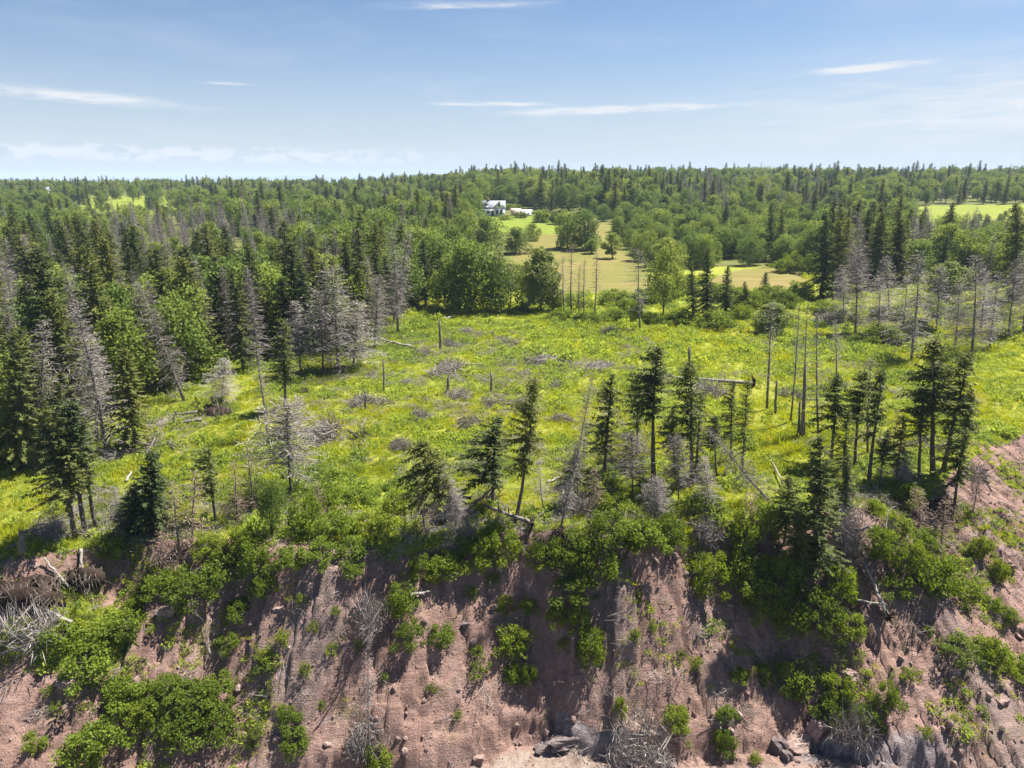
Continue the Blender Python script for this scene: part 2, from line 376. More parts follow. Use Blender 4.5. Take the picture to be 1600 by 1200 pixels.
# ------------------------------------------------------------------ mesh helpers
class MB:
    def __init__(s): s.V, s.F, s.T, s.Mi, s.n = [], [], [], [], 0
    def add(s, v, f, mi=0, tint=0.5):
        v = np.asarray(v, float).reshape(-1, 3); f = np.asarray(f, int).reshape(-1, 3)
        s.V.append(v); s.F.append(f + s.n); s.n += len(v)
        s.T.append(np.broadcast_to(np.asarray(tint, float), (len(v),))); s.Mi.append(np.full(len(f), mi))
    def diamonds(s, B, D, W, mi=0, tint=0.5, mid=0.45):
        """thin leaf-shaped rhombi: base B, tip B+D, half width W"""
        n = len(B)
        if n == 0: return
        v = np.stack([B, B + D * mid + W, B + D, B + D * mid - W], 1).reshape(-1, 3)
        i = np.arange(n)[:, None] * 4
        f = np.concatenate([i + [0, 1, 2], i + [0, 2, 3]], 1).reshape(-1, 3)
        t = np.repeat(np.broadcast_to(np.asarray(tint, float), (n,)), 4)
        s.add(v, f, mi, t)
    def tube(s, P, R, k=6, mi=0, tint=0.5, cap=True):
        P = np.asarray(P, float); R = np.broadcast_to(np.asarray(R, float), (len(P),))
        T = np.gradient(P, axis=0); T /= np.linalg.norm(T, axis=1, keepdims=True) + 1e-9
        up = np.where(np.abs(T[:, 2:3]) > 0.9, [[1., 0, 0]], [[0, 0, 1.]])
        A = np.cross(T, up); A /= np.linalg.norm(A, axis=1, keepdims=True) + 1e-9
        Bn = np.cross(T, A)
        an = np.arange(k) / k * 2 * np.pi
        v = P[:, None] + R[:, None, None] * (np.cos(an)[None, :, None] * A[:, None] + np.sin(an)[None, :, None] * Bn[:, None])
        f = []
        for i in range(len(P) - 1):
            for j in range(k):
                a, b = i * k + j, i * k + (j + 1) % k
                f += [(a, b, b + k), (a, b + k, a + k)]
        v = v.reshape(-1, 3)
        if cap:
            v = np.vstack([v, P[:1], P[-1:]]); c0, c1 = len(v) - 2, len(v) - 1
            for j in range(k):
                f += [(c0, (j + 1) % k, j), (c1, (len(P) - 1) * k + j, (len(P) - 1) * k + (j + 1) % k)]
        s.add(v, f, mi, tint)
    def box(s, lo, hi, mi=0):
        x0, y0, z0 = lo; x1, y1, z1 = hi
        v = [(x0, y0, z0), (x1, y0, z0), (x1, y1, z0), (x0, y1, z0), (x0, y0, z1), (x1, y0, z1), (x1, y1, z1), (x0, y1, z1)]
        q = [(0, 3, 2, 1), (4, 5, 6, 7), (0, 1, 5, 4), (1, 2, 6, 5), (2, 3, 7, 6), (3, 0, 4, 7)]
        s.add(v, [t for a, b, c, d in q for t in ((a, b, c), (a, c, d))], mi)
    def mesh(s, name, mats, smooth=False):
        v = np.vstack(s.V); f = np.vstack(s.F)
        me = bpy.data.meshes.new(name)
        me.vertices.add(len(v)); me.vertices.foreach_set('co', v.ravel())
        me.loops.add(f.size); me.loops.foreach_set('vertex_index', f.ravel())
        me.polygons.add(len(f)); me.polygons.foreach_set('loop_start', np.arange(0, f.size, 3))
        for mt in mats: me.materials.append(M[mt])
        me.polygons.foreach_set('material_index', np.concatenate(s.Mi))
        if smooth: me.polygons.foreach_set('use_smooth', np.ones(len(f), bool))
        at = me.attributes.new('tint', 'FLOAT', 'POINT'); at.data.foreach_set('value', np.concatenate(s.T))
        me.update(calc_edges=True)
        return me
def mkobj(name, me, parent=None, loc=None):
    ob = bpy.data.objects.new(name, me); COL.objects.link(ob)
    if parent is not None: ob.parent = parent
    if loc is not None: ob.location = loc
    return ob
def tag(ob, label=None, cat=None, group=None, kind=None):
    for k, v in (('label', label), ('category', cat), ('group', group), ('kind', kind)):
        if v: ob[k] = v
    return ob
def unit(a): return a / (np.linalg.norm(a, axis=-1, keepdims=True) + 1e-9)
def sph(rng, n):
    return unit(rng.normal(size=(n, 3)))

# ------------------------------------------------------------------ the setting
def grid_obj(name, X, Y, mat, attrs, dz=0.0):
    Z = height(X, Y) + dz
    ny, nx = X.shape
    v = np.stack([X, Y, Z], -1).reshape(-1, 3)
    i = (np.arange(ny - 1)[:, None] * nx + np.arange(nx - 1)[None]).ravel()
    q = np.stack([i, i + 1, i + nx + 1, i + nx], 1)
    me = bpy.data.meshes.new(name)
    me.vertices.add(len(v)); me.vertices.foreach_set('co', v.ravel())
    me.loops.add(q.size); me.loops.foreach_set('vertex_index', q.ravel())
    me.polygons.add(len(q)); me.polygons.foreach_set('loop_start', np.arange(0, q.size, 4))
    me.polygons.foreach_set('use_smooth', np.ones(len(q), bool))
    me.materials.append(M[mat])
    for k, a in attrs.items():
        at = me.attributes.new(k, 'FLOAT', 'POINT'); at.data.foreach_set('value', np.broadcast_to(a, X.shape).ravel().astype(float))
    me.update(calc_edges=True)
    ob = mkobj(name, me); tag(ob, kind='structure')
    return ob
def pip(u, v, poly):
    """points in polygon"""
    poly = np.asarray(poly, float); c = np.zeros(np.shape(u), bool); j = len(poly) - 1
    for i in range(len(poly)):
        (xi, yi), (xj, yj) = poly[i], poly[j]
        c ^= ((yi > v) != (yj > v)) & (u < (xj - xi) * (v - yi) / (yj - yi + 1e-12) + xi); j = i
    return c
HAY = [(790, 372), (800, 362), (868, 366), (900, 352), (935, 345), (952, 352), (950, 372), (985, 404), (1012, 424), (1030, 440), (1090, 444), (1140, 424), (1200, 416), (1250, 424), (1262, 446), (1250, 456), (1150, 454), (1040, 460), (985, 460), (870, 458), (840, 440), (800, 425), (795, 410), (810, 385)]
LAWN = [(748, 338), (880, 338), (885, 352), (870, 366), (800, 363), (770, 366), (750, 352)]
def veg_field(x, y):
    """how green the bluff is: 1 on the plateau, patches on the bank"""
    d, s = edge_dist(x, y)
    ex = np.interp(s, _ss, EX)
    t = d / run_of(ex)
    n = fbm(x / 2.6, y / 2.6, 3, 4)
    v = 1 - ss(-0.7, 0.5, d + n * 1.6)
    lefty = ss(-12, -20, ex) * 0.0
    v = np.maximum(v, ss(0.42, 0.62, n + 0.40 * (0.45 - t)) * (t < 0.9) * 0.40)
    v = np.maximum(v, 1.15 * np.exp(-((x + 24.6) / 3.2) ** 2 - ((y - 33.4) / 2.0) ** 2) + n * .2 * (t > 0))
    v = np.maximum(v, ss(.15, .45, n + .25 * ss(36, 44, ex)) * ss(30, 42, ex) * (t < .7) * .8)
    return v, t, ex
X, Y = np.meshgrid(np.arange(-85, 90.1, 0.6), np.arange(8, 26, 0.6))
grid_obj('beach', X, Y, 'bluff', {'veg': np.zeros(X.shape), 'beach': np.ones(X.shape), 'rock': np.zeros(X.shape), 'along': X, 'down': Y}, -0.02)
xs = np.r_[np.arange(-85, -46, 0.5), np.arange(-46, 56, 0.125), np.arange(56, 90.1, 0.5)]
ys = np.r_[np.arange(25.4, 58, 0.12), np.arange(58, 80.1, 0.4)]
X, Y = np.meshgrid(xs, ys)
vg, t_, ex_ = veg_field(X.ravel(), Y.ravel())
vg, t_, ex_ = (a.reshape(X.shape) for a in (vg, t_, ex_))
dn_, al_ = edge_dist(X.ravel(), Y.ravel())
rock_ = ss(.84, .93, t_ + fbm(X / 3, Y / 3, 2, 3) * .06) * (1 - ss(.985, 1.03, t_)) * np.exp(-((ex_ - 5.5) / 3.5) ** 2) + 1.0 * ss(.80, .92, t_) * (1 - ss(.99, 1.04, t_)) * np.exp(-((ex_ - 18) / 5) ** 2)
grid_obj('bluff', X, Y, 'bluff', {'veg': vg, 'beach': ss(0.97, 1.06, t_), 'rock': rock_, 'along': al_.reshape(X.shape), 'down': dn_.reshape(X.shape)})
yr = np.r_[np.arange(79.6, 200, 1.6), 200 * 1.018 ** np.arange(0, 172)]
tr = np.linspace(-1.35, 1.35, 420)
Y, Tn = np.meshgrid(yr, tr, indexing='ij'); X = Tn * (Y + 25)
Zp = height(X, Y); U, V = project(X, Y, Zp)
hay = pip(U, V, HAY).astype(float); lawn = pip(U, V, LAWN).astype(float)
FIELDS = [[(128, 306), (275, 306), (275, 330), (235, 338), (200, 330), (128, 330)], [(492, 322), (545, 322), (548, 345), (490, 345)], [(1425, 322), (1615, 318), (1615, 338), (1500, 345), (1470, 352), (1420, 345)]]
fld = np.zeros(X.shape)
for p in FIELDS: fld = np.maximum(fld, pip(U, V, p))
wood = (Y > 165) * (1 - hay) * (1 - lawn) * (1 - fld)
wood = wood * 0.8
grid_obj('ground', X, Y, 'ground', {'hay': hay, 'lawn': np.maximum(lawn, fld * .6), 'wood': wood}, -0.03)
# sea under and beyond everything, hills on its far shore
b = MB(); b.add([(-15000, -3000, -11.1), (15000, -3000, -11.1), (15000, 15000, -11.1), (-15000, 15000, -11.1)], [(0, 1, 2), (0, 2, 3)])
tag(mkobj('sea', b.mesh('sea', ['sea'])), kind='structure')
b = MB(); n = 160; xx = np.linspace(-14000, 9000, n)
hh = 40 + 35 * fbm(xx / 2600, xx * 0, 3, 4) + 25 * np.exp(-((xx + 5000) / 1700) ** 2)
P0 = np.stack([xx, np.full(n, 13000.), np.full(n, -20.)], 1); P1 = np.stack([xx, np.full(n, 13700.), hh], 1); P2 = np.stack([xx, np.full(n, 14900.), np.full(n, -20.)], 1)
i = np.arange(n - 1)[:, None]
b.add(np.vstack([P0, P1, P2]), np.concatenate([i + [0, 1, n + 1], i + [0, n + 1, n], i + [n, n + 1, 2 * n + 1], i + [n, 2 * n + 1, 2 * n]], 1).reshape(-1, 3))
tag(mkobj('far_hills', b.mesh('far_hills', ['far_hill'], True)), kind='structure')

# ------------------------------------------------------------------ plants: prototypes as (trunk mesh, crown mesh, height, radius)
def trunk_path(rng, H, bend=0.0, wob=0.04, n=9):
    t = np.linspace(0, 1, n)
    a = rng.uniform(0, 6.28)
    off = bend * (t ** 2 - t) * H
    P = np.stack([off * math.cos(a) + rng.normal(0, wob, n) * t, off * math.sin(a) + rng.normal(0, wob, n) * t, t * H], 1)
    return P
def branchy(rng, mb, P, H, R, bare, nb, kind, droop=0.25, wind=0.0, sparse=0.0, shape=0.85, twig=0.42, wid=0.075, mi=0, stick=None, topdead=0.0):
    """whorled conifer limbs with side sprays. kind: green or dead"""
    Bs, Ds, Ws, Ts = [], [], [], []
    wa = math.pi                                   # leeward side: -x
    for i in range(nb):
        f = (i + rng.rand()) / nb
        t = bare + (1 - bare) * f ** 0.9
        if t > 0.995: continue
        if rng.rand() < sparse * (0.6 + 0.8 * math.sin(t * 19 + 1.3) ** 2): continue
        c = np.array([np.interp(t, np.linspace(0, 1, len(P)), P[:, k]) for k in range(3)])
        a = i * 2.39996 + rng.normal(0, .35)
        L = R * ((1 - (t - bare) / (1 - bare)) ** shape) * rng.uniform(.62, 1.15) + 0.12 * R
        if t < bare + .12: L *= rng.uniform(.4, .95)
        L *= 1 + wind * math.cos(a - wa)
        el = (-0.25 + 0.75 * t ** 1.5) + rng.normal(0, .13)
        n = max(3, int(L / (0.125 if kind == 'green' else 0.16)))
        s = np.linspace(0.03, 1, n)
        rad = s * L
        zz = rad * math.sin(el) - droop * L * s ** 2 * 0.9 + droop * 0.5 * L * s ** 4
        p = c + np.stack([rad * math.cos(a) * math.cos(el), rad * math.sin(a) * math.cos(el), zz], 1)
        d = unit(np.gradient(p, axis=0))
        if stick is not None and L > 0.35:
            m_ = np.linspace(0, n - 1, 4).astype(int)
            mb.tube(p[m_], np.linspace(stick, stick * .3, 4), 3, 1 if kind == 'green' else mi, 0.4, False)
        side = unit(np.cross(d, [0, 0, 1.]))
        for sg in (-1, 1):
            k = rng.rand(n) > (0.08 if kind == 'green' else 0.30)
            q = p[k]; m_ = len(q)
            if m_ == 0: continue
            l = twig * (0.45 + 0.75 * np.sqrt(np.clip(1 - s[k], 0, 1))) * min(1.0, 0.45 + L * 0.4) * rng.uniform(.7, 1.2, m_)
            dd = unit(d[k] * rng.uniform(.45, .9, (m_, 1)) + sg * side[k] * 0.8 + np.c_[np.zeros(m_), np.zeros(m_), rng.normal(-0.16, .30, m_)])
            w = unit(np.cross(dd, sph(rng, m_) * 1.1 + [0, 0, 1.])) * (wid * rng.uniform(.7, 1.25, (m_, 1)))
            Bs.append(q); Ds.append(dd * l[:, None]); Ws.append(w)
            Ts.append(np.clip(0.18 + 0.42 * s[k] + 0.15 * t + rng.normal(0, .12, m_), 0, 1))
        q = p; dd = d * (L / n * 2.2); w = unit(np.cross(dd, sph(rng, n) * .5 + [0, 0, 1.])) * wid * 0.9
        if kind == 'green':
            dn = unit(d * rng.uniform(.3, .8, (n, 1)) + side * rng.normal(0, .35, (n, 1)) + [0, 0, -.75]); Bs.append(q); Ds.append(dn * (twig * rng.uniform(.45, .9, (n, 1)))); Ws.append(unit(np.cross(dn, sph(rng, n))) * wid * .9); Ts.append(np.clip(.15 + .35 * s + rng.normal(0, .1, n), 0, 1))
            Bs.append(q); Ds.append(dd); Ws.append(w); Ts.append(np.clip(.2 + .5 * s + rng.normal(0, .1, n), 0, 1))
    mb.diamonds(np.vstack(Bs), np.vstack(Ds), np.vstack(Ws), mi, np.concatenate(Ts))
PRO = {}
def add_proto(kind, tm, cm, H, R): PRO.setdefault(kind, []).append((tm, cm, H, R))
def make_spruce(seed, H, R, bare, dens, sparse, wind, bend, wid=0.085, kind='spruce', dead_low=True, droop=0.28, shape=.85):
    rng = np.random.RandomState(seed)
    P = trunk_path(rng, H, bend)
    tb = MB(); tb.tube(P, np.linspace(0.017 * H + .02, 0.012, len(P)), 7)
    if dead_low and bare > .05:
        lo = MB(); branchy(rng, tb, P * [1, 1, 1], H, R * .8, .06, int(16 * H * bare), 'dead', .2, 0, .3, .3, .35, .012, 1, .012)
    cb = MB(); branchy(rng, cb, P, H, R, bare, int(dens * H), 'green', droop, wind, sparse, shape, 0.40, wid * .72, 0, 0.016)
    top = P[-1]; n = 14
    B = np.repeat(top[None], n, 0) - np.c_[np.zeros(n), np.zeros(n), rng.rand(n) * .5]
    D = unit(sph(rng, n) + [0, 0, 1.4]) * .3
    cb.diamonds(B, D, unit(np.cross(D, sph(rng, n))) * .035, 0, .7)
    add_proto(kind, tb.mesh('trunk', ['bark', 'dead']), cb.mesh('crown', ['needles', 'dead']), H, R)
for i in range(8):
    make_spruce(100 + i, 10, 1.9 + .12 * (i % 4), .04 + .03 * (i % 3), 14, .05 + .03 * (i % 3), .12, .0 + .02 * (i % 2), .09)
for i in range(12):
    make_spruce(200 + i, 9, 1.45 + .12 * (i % 4), .22 + .07 * (i % 5), 15 + i % 3, .34 + .08 * (i % 3), .2 + .2 * (i % 3), .05 + .03 * (i % 3), .075, 'thin_spruce', True, .22, .6)
def make_dead(seed, H, R, bare, dens, kind, tw, wid, mats=('deadwood', 'dead'), sparse=.15, bend=.03, stick=.018, shape=.8, droop=.25):
    rng = np.random.RandomState(seed)
    P = trunk_path(rng, H, bend)
    tb = MB(); tb.tube(P, np.linspace(0.011 * H + .02, 0.012, len(P)), 7)
    cb = MB(); branchy(rng, cb, P, H, R, bare, int(dens * H), 'dead', droop, .15, sparse, shape, tw, wid, 0, stick)
    add_proto(kind, tb.mesh('trunk', [mats[0]]), cb.mesh('branches', [mats[1]]), H, R)
for i in range(6): make_dead(300 + i, 10, 1.6 + .1 * (i % 3), .12, 20, 'dead', .55, .014 + .003 * (i % 2), sparse=.08)
for i in range(5): make_dead(320 + i, 10, .95, .25, 13, 'snag', .34, .018, sparse=.30, bend=.06, stick=.026, shape=.35)
for i in range(3): make_dead(340 + i, 5, 1.0, .08, 18, 'brown_dead', .5, .016, ('deadwood', 'brown'))
for i in range(2): make_dead(350 + i, 4, 1.7, .30, 46, 'dome_dead', .6, .012, ('deadwood', 'dead'), 0.05, .05, .018, .45, .1)
def make_broad(seed, H, R, kind, mat, nlobe=16, nleaf=330, leaf=.30, low=.22, droop=0.0, barkm='bark', shoots=0, lob=1.0, out=1.0):
    rng = np.random.RandomState(seed)
    tb = MB(); cb = MB()
    n = 3 if rng.rand() < .5 else 1
    stems = []
    for k in range(n):
        a = rng.uniform(0, 6.28); sp = .10 * H if n > 1 else .02 * H
        t = np.linspace(0, 1, 7)
        P = np.stack([np.cos(a) * sp * t ** .8 + rng.normal(0, .06, 7) * t, np.sin(a) * sp * t ** .8 + rng.normal(0, .06, 7) * t, t * H * rng.uniform(.75, .88)], 1)
        tb.tube(P, np.linspace(.018 * H, .02, 7), 7); stems.append(P)
    for k in range(nlobe):
        f = (k + .5) / nlobe
        z = low + (1 - low) * (0.08 + .86 * f)
        env = math.sin(min(1, max(0.02, ((z - low) / (1 - low)) ** .75)) * math.pi * .93 + (.10 if low > .05 else .0)) if low > .05 else math.sqrt(max(.08, 1 - ((z - .30) / .74) ** 2))
        a = k * 2.4 + rng.normal(0, .4); rr = R * env * rng.uniform(.35, .80) * out * (1 + .25 * math.sin(a * 2 + seed))
        c = np.array([rr * math.cos(a), rr * math.sin(a), z * H * .96])
        P = stems[k % n]; j = min(5, int(z * .7 * 6)); q = P[j]
        mid = (q + c) / 2 + rng.normal(0, .12, 3)
        tb.tube([q, mid, c], [.012 * H * (1 - z * .6), .02, .010], 4, 0, .5, False)
        lr = R * rng.uniform(.30, .52) * (.6 + .5 * env) * lob * rng.uniform(.75, 1.2)
        m = int(nleaf * rng.uniform(.7, 1.2))
        d = sph(rng, m); d[:, 2] = d[:, 2] * .8
        rad = lr * rng.uniform(.25, 1.0, (m, 1)) ** .45 * (1 + .25 * np.sin(d[:, :1] * 7 + k) * np.cos(d[:, 1:2] * 6))
        B = c + d * rad
        D = unit(d * .5 + sph(rng, m) * .9 + [0, 0, -.1 - droop]) * leaf * rng.uniform(.6, 1.15, (m, 1))
        W = unit(np.cross(D, sph(rng, m) + d * .4)) * leaf * .30 * rng.uniform(.7, 1.2, (m, 1))
        lobe_t = rng.normal(0, .10)
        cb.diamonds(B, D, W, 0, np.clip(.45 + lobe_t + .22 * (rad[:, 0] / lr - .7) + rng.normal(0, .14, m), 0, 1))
    for k in range(shoots):
        a = rng.uniform(0, 6.28); e = rng.uniform(.2, 1.2); d = np.array([math.cos(a) * math.cos(e), math.sin(a) * math.cos(e), math.sin(e) * .8])
        p0 = d * R * rng.uniform(.3, .6) + [0, 0, H * .2]; p1 = d * R * rng.uniform(1.0, 1.45) + [0, 0, H * .2 + rng.normal(0, .08)]
        tb.tube([p0, (p0 + p1) / 2 + rng.normal(0, .05, 3), p1], [.02, .014, .006], 3, 0, .5, False)
        m = 34; f = rng.rand(m, 1); B = p0 * (1 - f) + p1 * f + rng.normal(0, .05, (m, 3)); D = unit(sph(rng, m) + d * .6) * leaf * rng.uniform(.6, 1.1, (m, 1))
        cb.diamonds(B, D, unit(np.cross(D, sph(rng, m))) * leaf * .28, 0, np.clip(rng.normal(.6, .15, m), 0, 1))
    add_proto(kind, tb.mesh('trunk', [barkm]), cb.mesh('crown', [mat]), H, R)
for i in range(7): make_broad(400 + i, 8.5, 2.6 + .25 * (i % 3), 'broad', 'broad', 17, 300, .32, .12 + .05 * (i % 3))
for i in range(7): make_broad(430 + 100 * i, 7.5, 3.0 + .3 * (i % 3), 'bushy', 'broad', 21, 290, .34, -.02)
for i in range(2): make_broad(420 + i, 8, 2.9, 'willow', 'willow', 24, 420, .34, .10, .7)
for i in range(9): make_broad(440 + i, 2.0, 1.25 + .1 * (i % 3), 'shrub', 'shrub', 20, 120 + 20 * (i % 4), .15 + .02 * (i % 3), .02, 0, 'bark', 16, .72, 1.25)
for i in range(4): make_broad(460 + i, 1.0, .75, 'small_shrub', 'shrub', 9, 60, .13, .0, 0, 'bark', 9, .75, 1.2)
def make_brush(seed, mat='dead'):
    """broken, sprawling heap of grey twigs with a few limbs in it"""
    rng = np.random.RandomState(seed); tb = MB(); cb = MB()
    heaps = [(rng.normal(0, .55), rng.normal(0, .4), rng.uniform(.25, .7)) for _ in range(5)]
    for k in range(14):
        hx, hy, hr = heaps[k % 5]; a = rng.uniform(0, 6.28); c = np.array([hx + rng.normal(0, .25), hy + rng.normal(0, .25), rng.uniform(.03, .3)]); L = rng.uniform(.25, .95)
        d = np.array([math.cos(a), math.sin(a), rng.normal(0, .18)]) * L
        tb.tube([c - d, c + rng.normal(0, .08, 3), c + d], [.03, .022, .007], 4)
    for hx, hy, hr in heaps:
        m = int(520 * hr); d = sph(rng, m); d[:, 2] = np.abs(d[:, 2]); ax = rng.normal(0, 1, 3) * [1, 1, .2]
        B = np.array([hx, hy, 0]) + d * rng.uniform(.05, 1, (m, 1)) ** .5 * [hr * 1.1, hr, hr * .75] + rng.normal(0, .06, (m, 3)); B[:, 2] = np.maximum(B[:, 2], 0)
        D = unit(sph(rng, m) + ax * .8 + d * .3) * rng.uniform(.15, .6, (m, 1))
        cb.diamonds(B, D, unit(np.cross(D, sph(rng, m))) * .010, 0, np.clip(rng.normal(.55, .25, m), 0, 1))
    add_proto('brush', tb.mesh('log', ['deadwood']), cb.mesh('twigs', [mat]), .65, 1.25)
for i in range(9): make_brush(500 + i, 'dead')

def place(kind, idx, base, top=None, wid=None, rz=0.0, name='tree', label=None, cat=None, group=None, flat_=False):
    """copy prototype: base point, top point (or height), width in metres"""
    tm, cm, H, R = PRO[kind][idx % len(PRO[kind])]
    base = np.asarray(base, float)
    if top is None: top = base + [0, 0, H]
    elif np.isscalar(top): top = base + [0, 0, top]
    ax = np.asarray(top) - base; L = np.linalg.norm(ax)
    sz = L / H; sx = sz if wid is None else wid / (2 * R)
    q = Vector(ax).to_track_quat('Z', 'Y') if np.hypot(ax[0], ax[1]) > 1e-3 * L else None
    mt = Matrix.Translation(base) @ (Vector((0, 0, 1)).rotation_difference(Vector(ax)).to_matrix().to_4x4() if q else Matrix()) @ Matrix.Rotation(rz, 4, 'Z') @ Matrix.Diagonal((sx, sx, sz, 1))
    r = bpy.data.objects.new(name, None); COL.objects.link(r); r.empty_display_size = .3
    loc, rot, scl = mt.decompose()
    r.location = loc; r.rotation_mode = 'QUATERNION'; r.rotation_quaternion = rot; r.scale = scl
    for nm, me in (('trunk', tm), ('crown', cm)):
        if kind in ('dead', 'snag', 'brown_dead', 'dome_dead') and nm == 'crown': nm = 'crown'
        if kind == 'brush': nm = {'trunk': 'log', 'crown': 'twigs'}[nm]
        if kind in ('shrub', 'small_shrub'): nm = {'trunk': 'stem', 'crown': 'foliage'}[nm]
        c = bpy.data.objects.new(nm, me); COL.objects.link(c); c.parent = r
        if nm == 'trunk' and kind in ('snag', 'dead', 'dome_dead', 'brown_dead', 'spruce', 'thin_spruce') and sx > sz: c.scale = (sz / sx, sz / sx, 1)
    tag(r, label, cat, group)
    return r

# ------------------------------------------------------------------ house by the lawn
def mesh_part(name, mats, parent, fn):
    b = MB(); fn(b); return mkobj(name, b.mesh(name, mats), parent)
def gable(b, x0, x1, y0, y1, z0, zr, axis='x', over=.35, th=.18):
    """pitched roof slabs, ridge along axis"""
    for sg in (0, 1):
        if axis == 'x':
            ym = (y0 + y1) / 2; ye = (y0 - over, y1 + over)[sg]
            a = [(x0 - over, ye, z0 - over * .6), (x1 + over, ye, z0 - over * .6), (x1 + over, ym, zr), (x0 - over, ym, zr)]
        else:
            xm = (x0 + x1) / 2; xe = (x0 - over, x1 + over)[sg]
            a = [(xe, y0 - over, z0 - over * .6), (xe, y1 + over, z0 - over * .6), (xm, y1 + over, zr), (xm, y0 - over, zr)]
        v = a + [(x, y, z + th) for x, y, z in a]
        b.add(v, [(0, 1, 2), (0, 2, 3), (4, 6, 5), (4, 7, 6), (0, 4, 5), (0, 5, 1), (1, 5, 6), (1, 6, 2), (2, 6, 7), (2, 7, 3), (3, 7, 4), (3, 4, 0)])
def gable_wall(b, x0, x1, y0, y1, z0, zr, axis='x'):
    b.box((x0, y0, -1.0), (x1, y1, z0))
    if axis == 'x':
        ym = (y0 + y1) / 2
        v = [(x0, y0, z0), (x0, y1, z0), (x0, ym, zr), (x1, y0, z0), (x1, y1, z0), (x1, ym, zr)]
    else:
        xm = (x0 + x1) / 2
        v = [(x0, y0, z0), (x1, y0, z0), (xm, y0, zr), (x0, y1, z0), (x1, y1, z0), (xm, y1, zr)]
    b.add(v, [(0, 2, 1), (3, 4, 5), (0, 1, 4), (0, 4, 3), (1, 2, 5), (1, 5, 4), (2, 0, 3), (2, 3, 5)])
def window(parent, x, y, z, w, h):
    f = mesh_part('window', ['white_trim'], parent, lambda b: [b.box((x - w / 2 - .09, y - .06, z - h / 2 - .09), (x + w / 2 + .09, y - .003, z - h / 2)), b.box((x - w / 2 - .09, y - .06, z + h / 2), (x + w / 2 + .09, y - .003, z + h / 2 + .09)),
        b.box((x - w / 2 - .09, y - .06, z - h / 2), (x - w / 2, y - .003, z + h / 2)), b.box((x + w / 2, y - .06, z - h / 2), (x + w / 2 + .09, y - .003, z + h / 2)), b.box((x - .03, y - .05, z - h / 2), (x + .03, y - .034, z + h / 2))])
    mesh_part('pane', ['window_glass'], f, lambda b: b.box((x - w / 2, y - .03, z - h / 2), (x + w / 2, y - .004, z + h / 2)))
hp = hit(770, 337)
HY, HX, HZ = hp[1], hp[0], hp[2]
hs = 40 * depth(hp) / FPX / 11.0                       # house drawn 11 m wide
house = bpy.data.objects.new('white_house', None); COL.objects.link(house)
house.location = (HX, HY, HZ + .1); house.scale = (hs, hs, hs)
tag(house, 'white cottage with grey roof and front gable beside the lawn', 'house')
mesh_part('wall', ['white_siding'], house, lambda b: gable_wall(b, -5.5, 5.2, 0, 6.5, 2.7, 5.9, 'x'))
mesh_part('gable_wall', ['white_siding'], house, lambda b: gable_wall(b, .6, 4.9, -1.6, 3.0, 3.3, 5.75, 'y'))
rf = mesh_part('roof', ['grey_shingle'], house, lambda b: gable(b, -5.5, 5.2, 0, 6.5, 2.72, 5.92, 'x'))
mesh_part('gable_roof', ['grey_shingle'], house, lambda b: gable(b, .6, 4.9, -1.6, 3.0, 3.33, 5.8, 'y'))
mesh_part('chimney', ['brick'], rf, lambda b: b.box((-2.2, 3.0, 5.4), (-1.5, 3.7, 7.0)))
dm = mesh_part('dormer', ['white_siding'], house, lambda b: gable_wall(b, -4.2, -2.0, .5, 3.0, 4.6, 5.5, 'y'))
mesh_part('dormer_roof', ['grey_shingle'], house, lambda b: gable(b, -4.2, -2.0, .5, 3.0, 4.62, 5.55, 'y', .2))
window(house, 2.75, -1.6, 4.2, .9, 1.1); window(house, 1.9, -1.6, 1.4, 1.0, 1.9); window(house, 3.6, -1.6, 1.4, 1.0, 1.9)
window(house, -3.1, .5, 4.2, 1.0, .9); window(house, -4.0, 0, 1.4, 1.1, 1.3); window(house, -1.9, 0, 1.4, 1.1, 1.3)
dr = mesh_part('door', ['dark_metal'], house, lambda b: b.box((-.6, -.08, 0), (.35, -.003, 2.1)))
mesh_part('handle', ['white_trim'], dr, lambda b: b.box((.15, -.14, 1.0), (.22, -.09, 1.1)))
def shed(u, v, wpx, hpx, label, wall='white_siding', roofm='white_trim'):
    p = hit(u, v); w = wpx * depth(p) / FPX; h = hpx * depth(p) / FPX
    r = bpy.data.objects.new('shed', None); COL.objects.link(r); r.location = p
    tag(r, label, 'building')
    mesh_part('wall', [wall], r, lambda b: gable_wall(b, -w / 2, w / 2, 0, w * .45, h * .62, h * .95, 'x'))
    mesh_part('roof', [roofm], r, lambda b: gable(b, -w / 2, w / 2, 0, w * .45, h * .62 + .02, h * .97, 'x', .2, .1))
    for k in (-.25, .2): window(r, k * w, 0, h * .35, w * .12, h * .25)
    return r
shed(822, 337, 17, 9, 'low white outbuilding right of the cottage', 'white_siding', 'white_trim')
shed(806, 337, 15, 11, 'tan outbuilding between the cottage and the white outbuilding', 'tan_wall', 'tan_wall')
p = hit(820, 341)
po = mesh_part('post', ['dark_metal'], None, lambda b: b.tube([(0, 0, -.2), (0, 0, 1.2), (0, 0, 2.6)], [.22, .2, .2], 8)); po.location = p
po.name = 'garden_post'; tag(po, 'dark post at the edge of the lawn near the cottage', 'post')
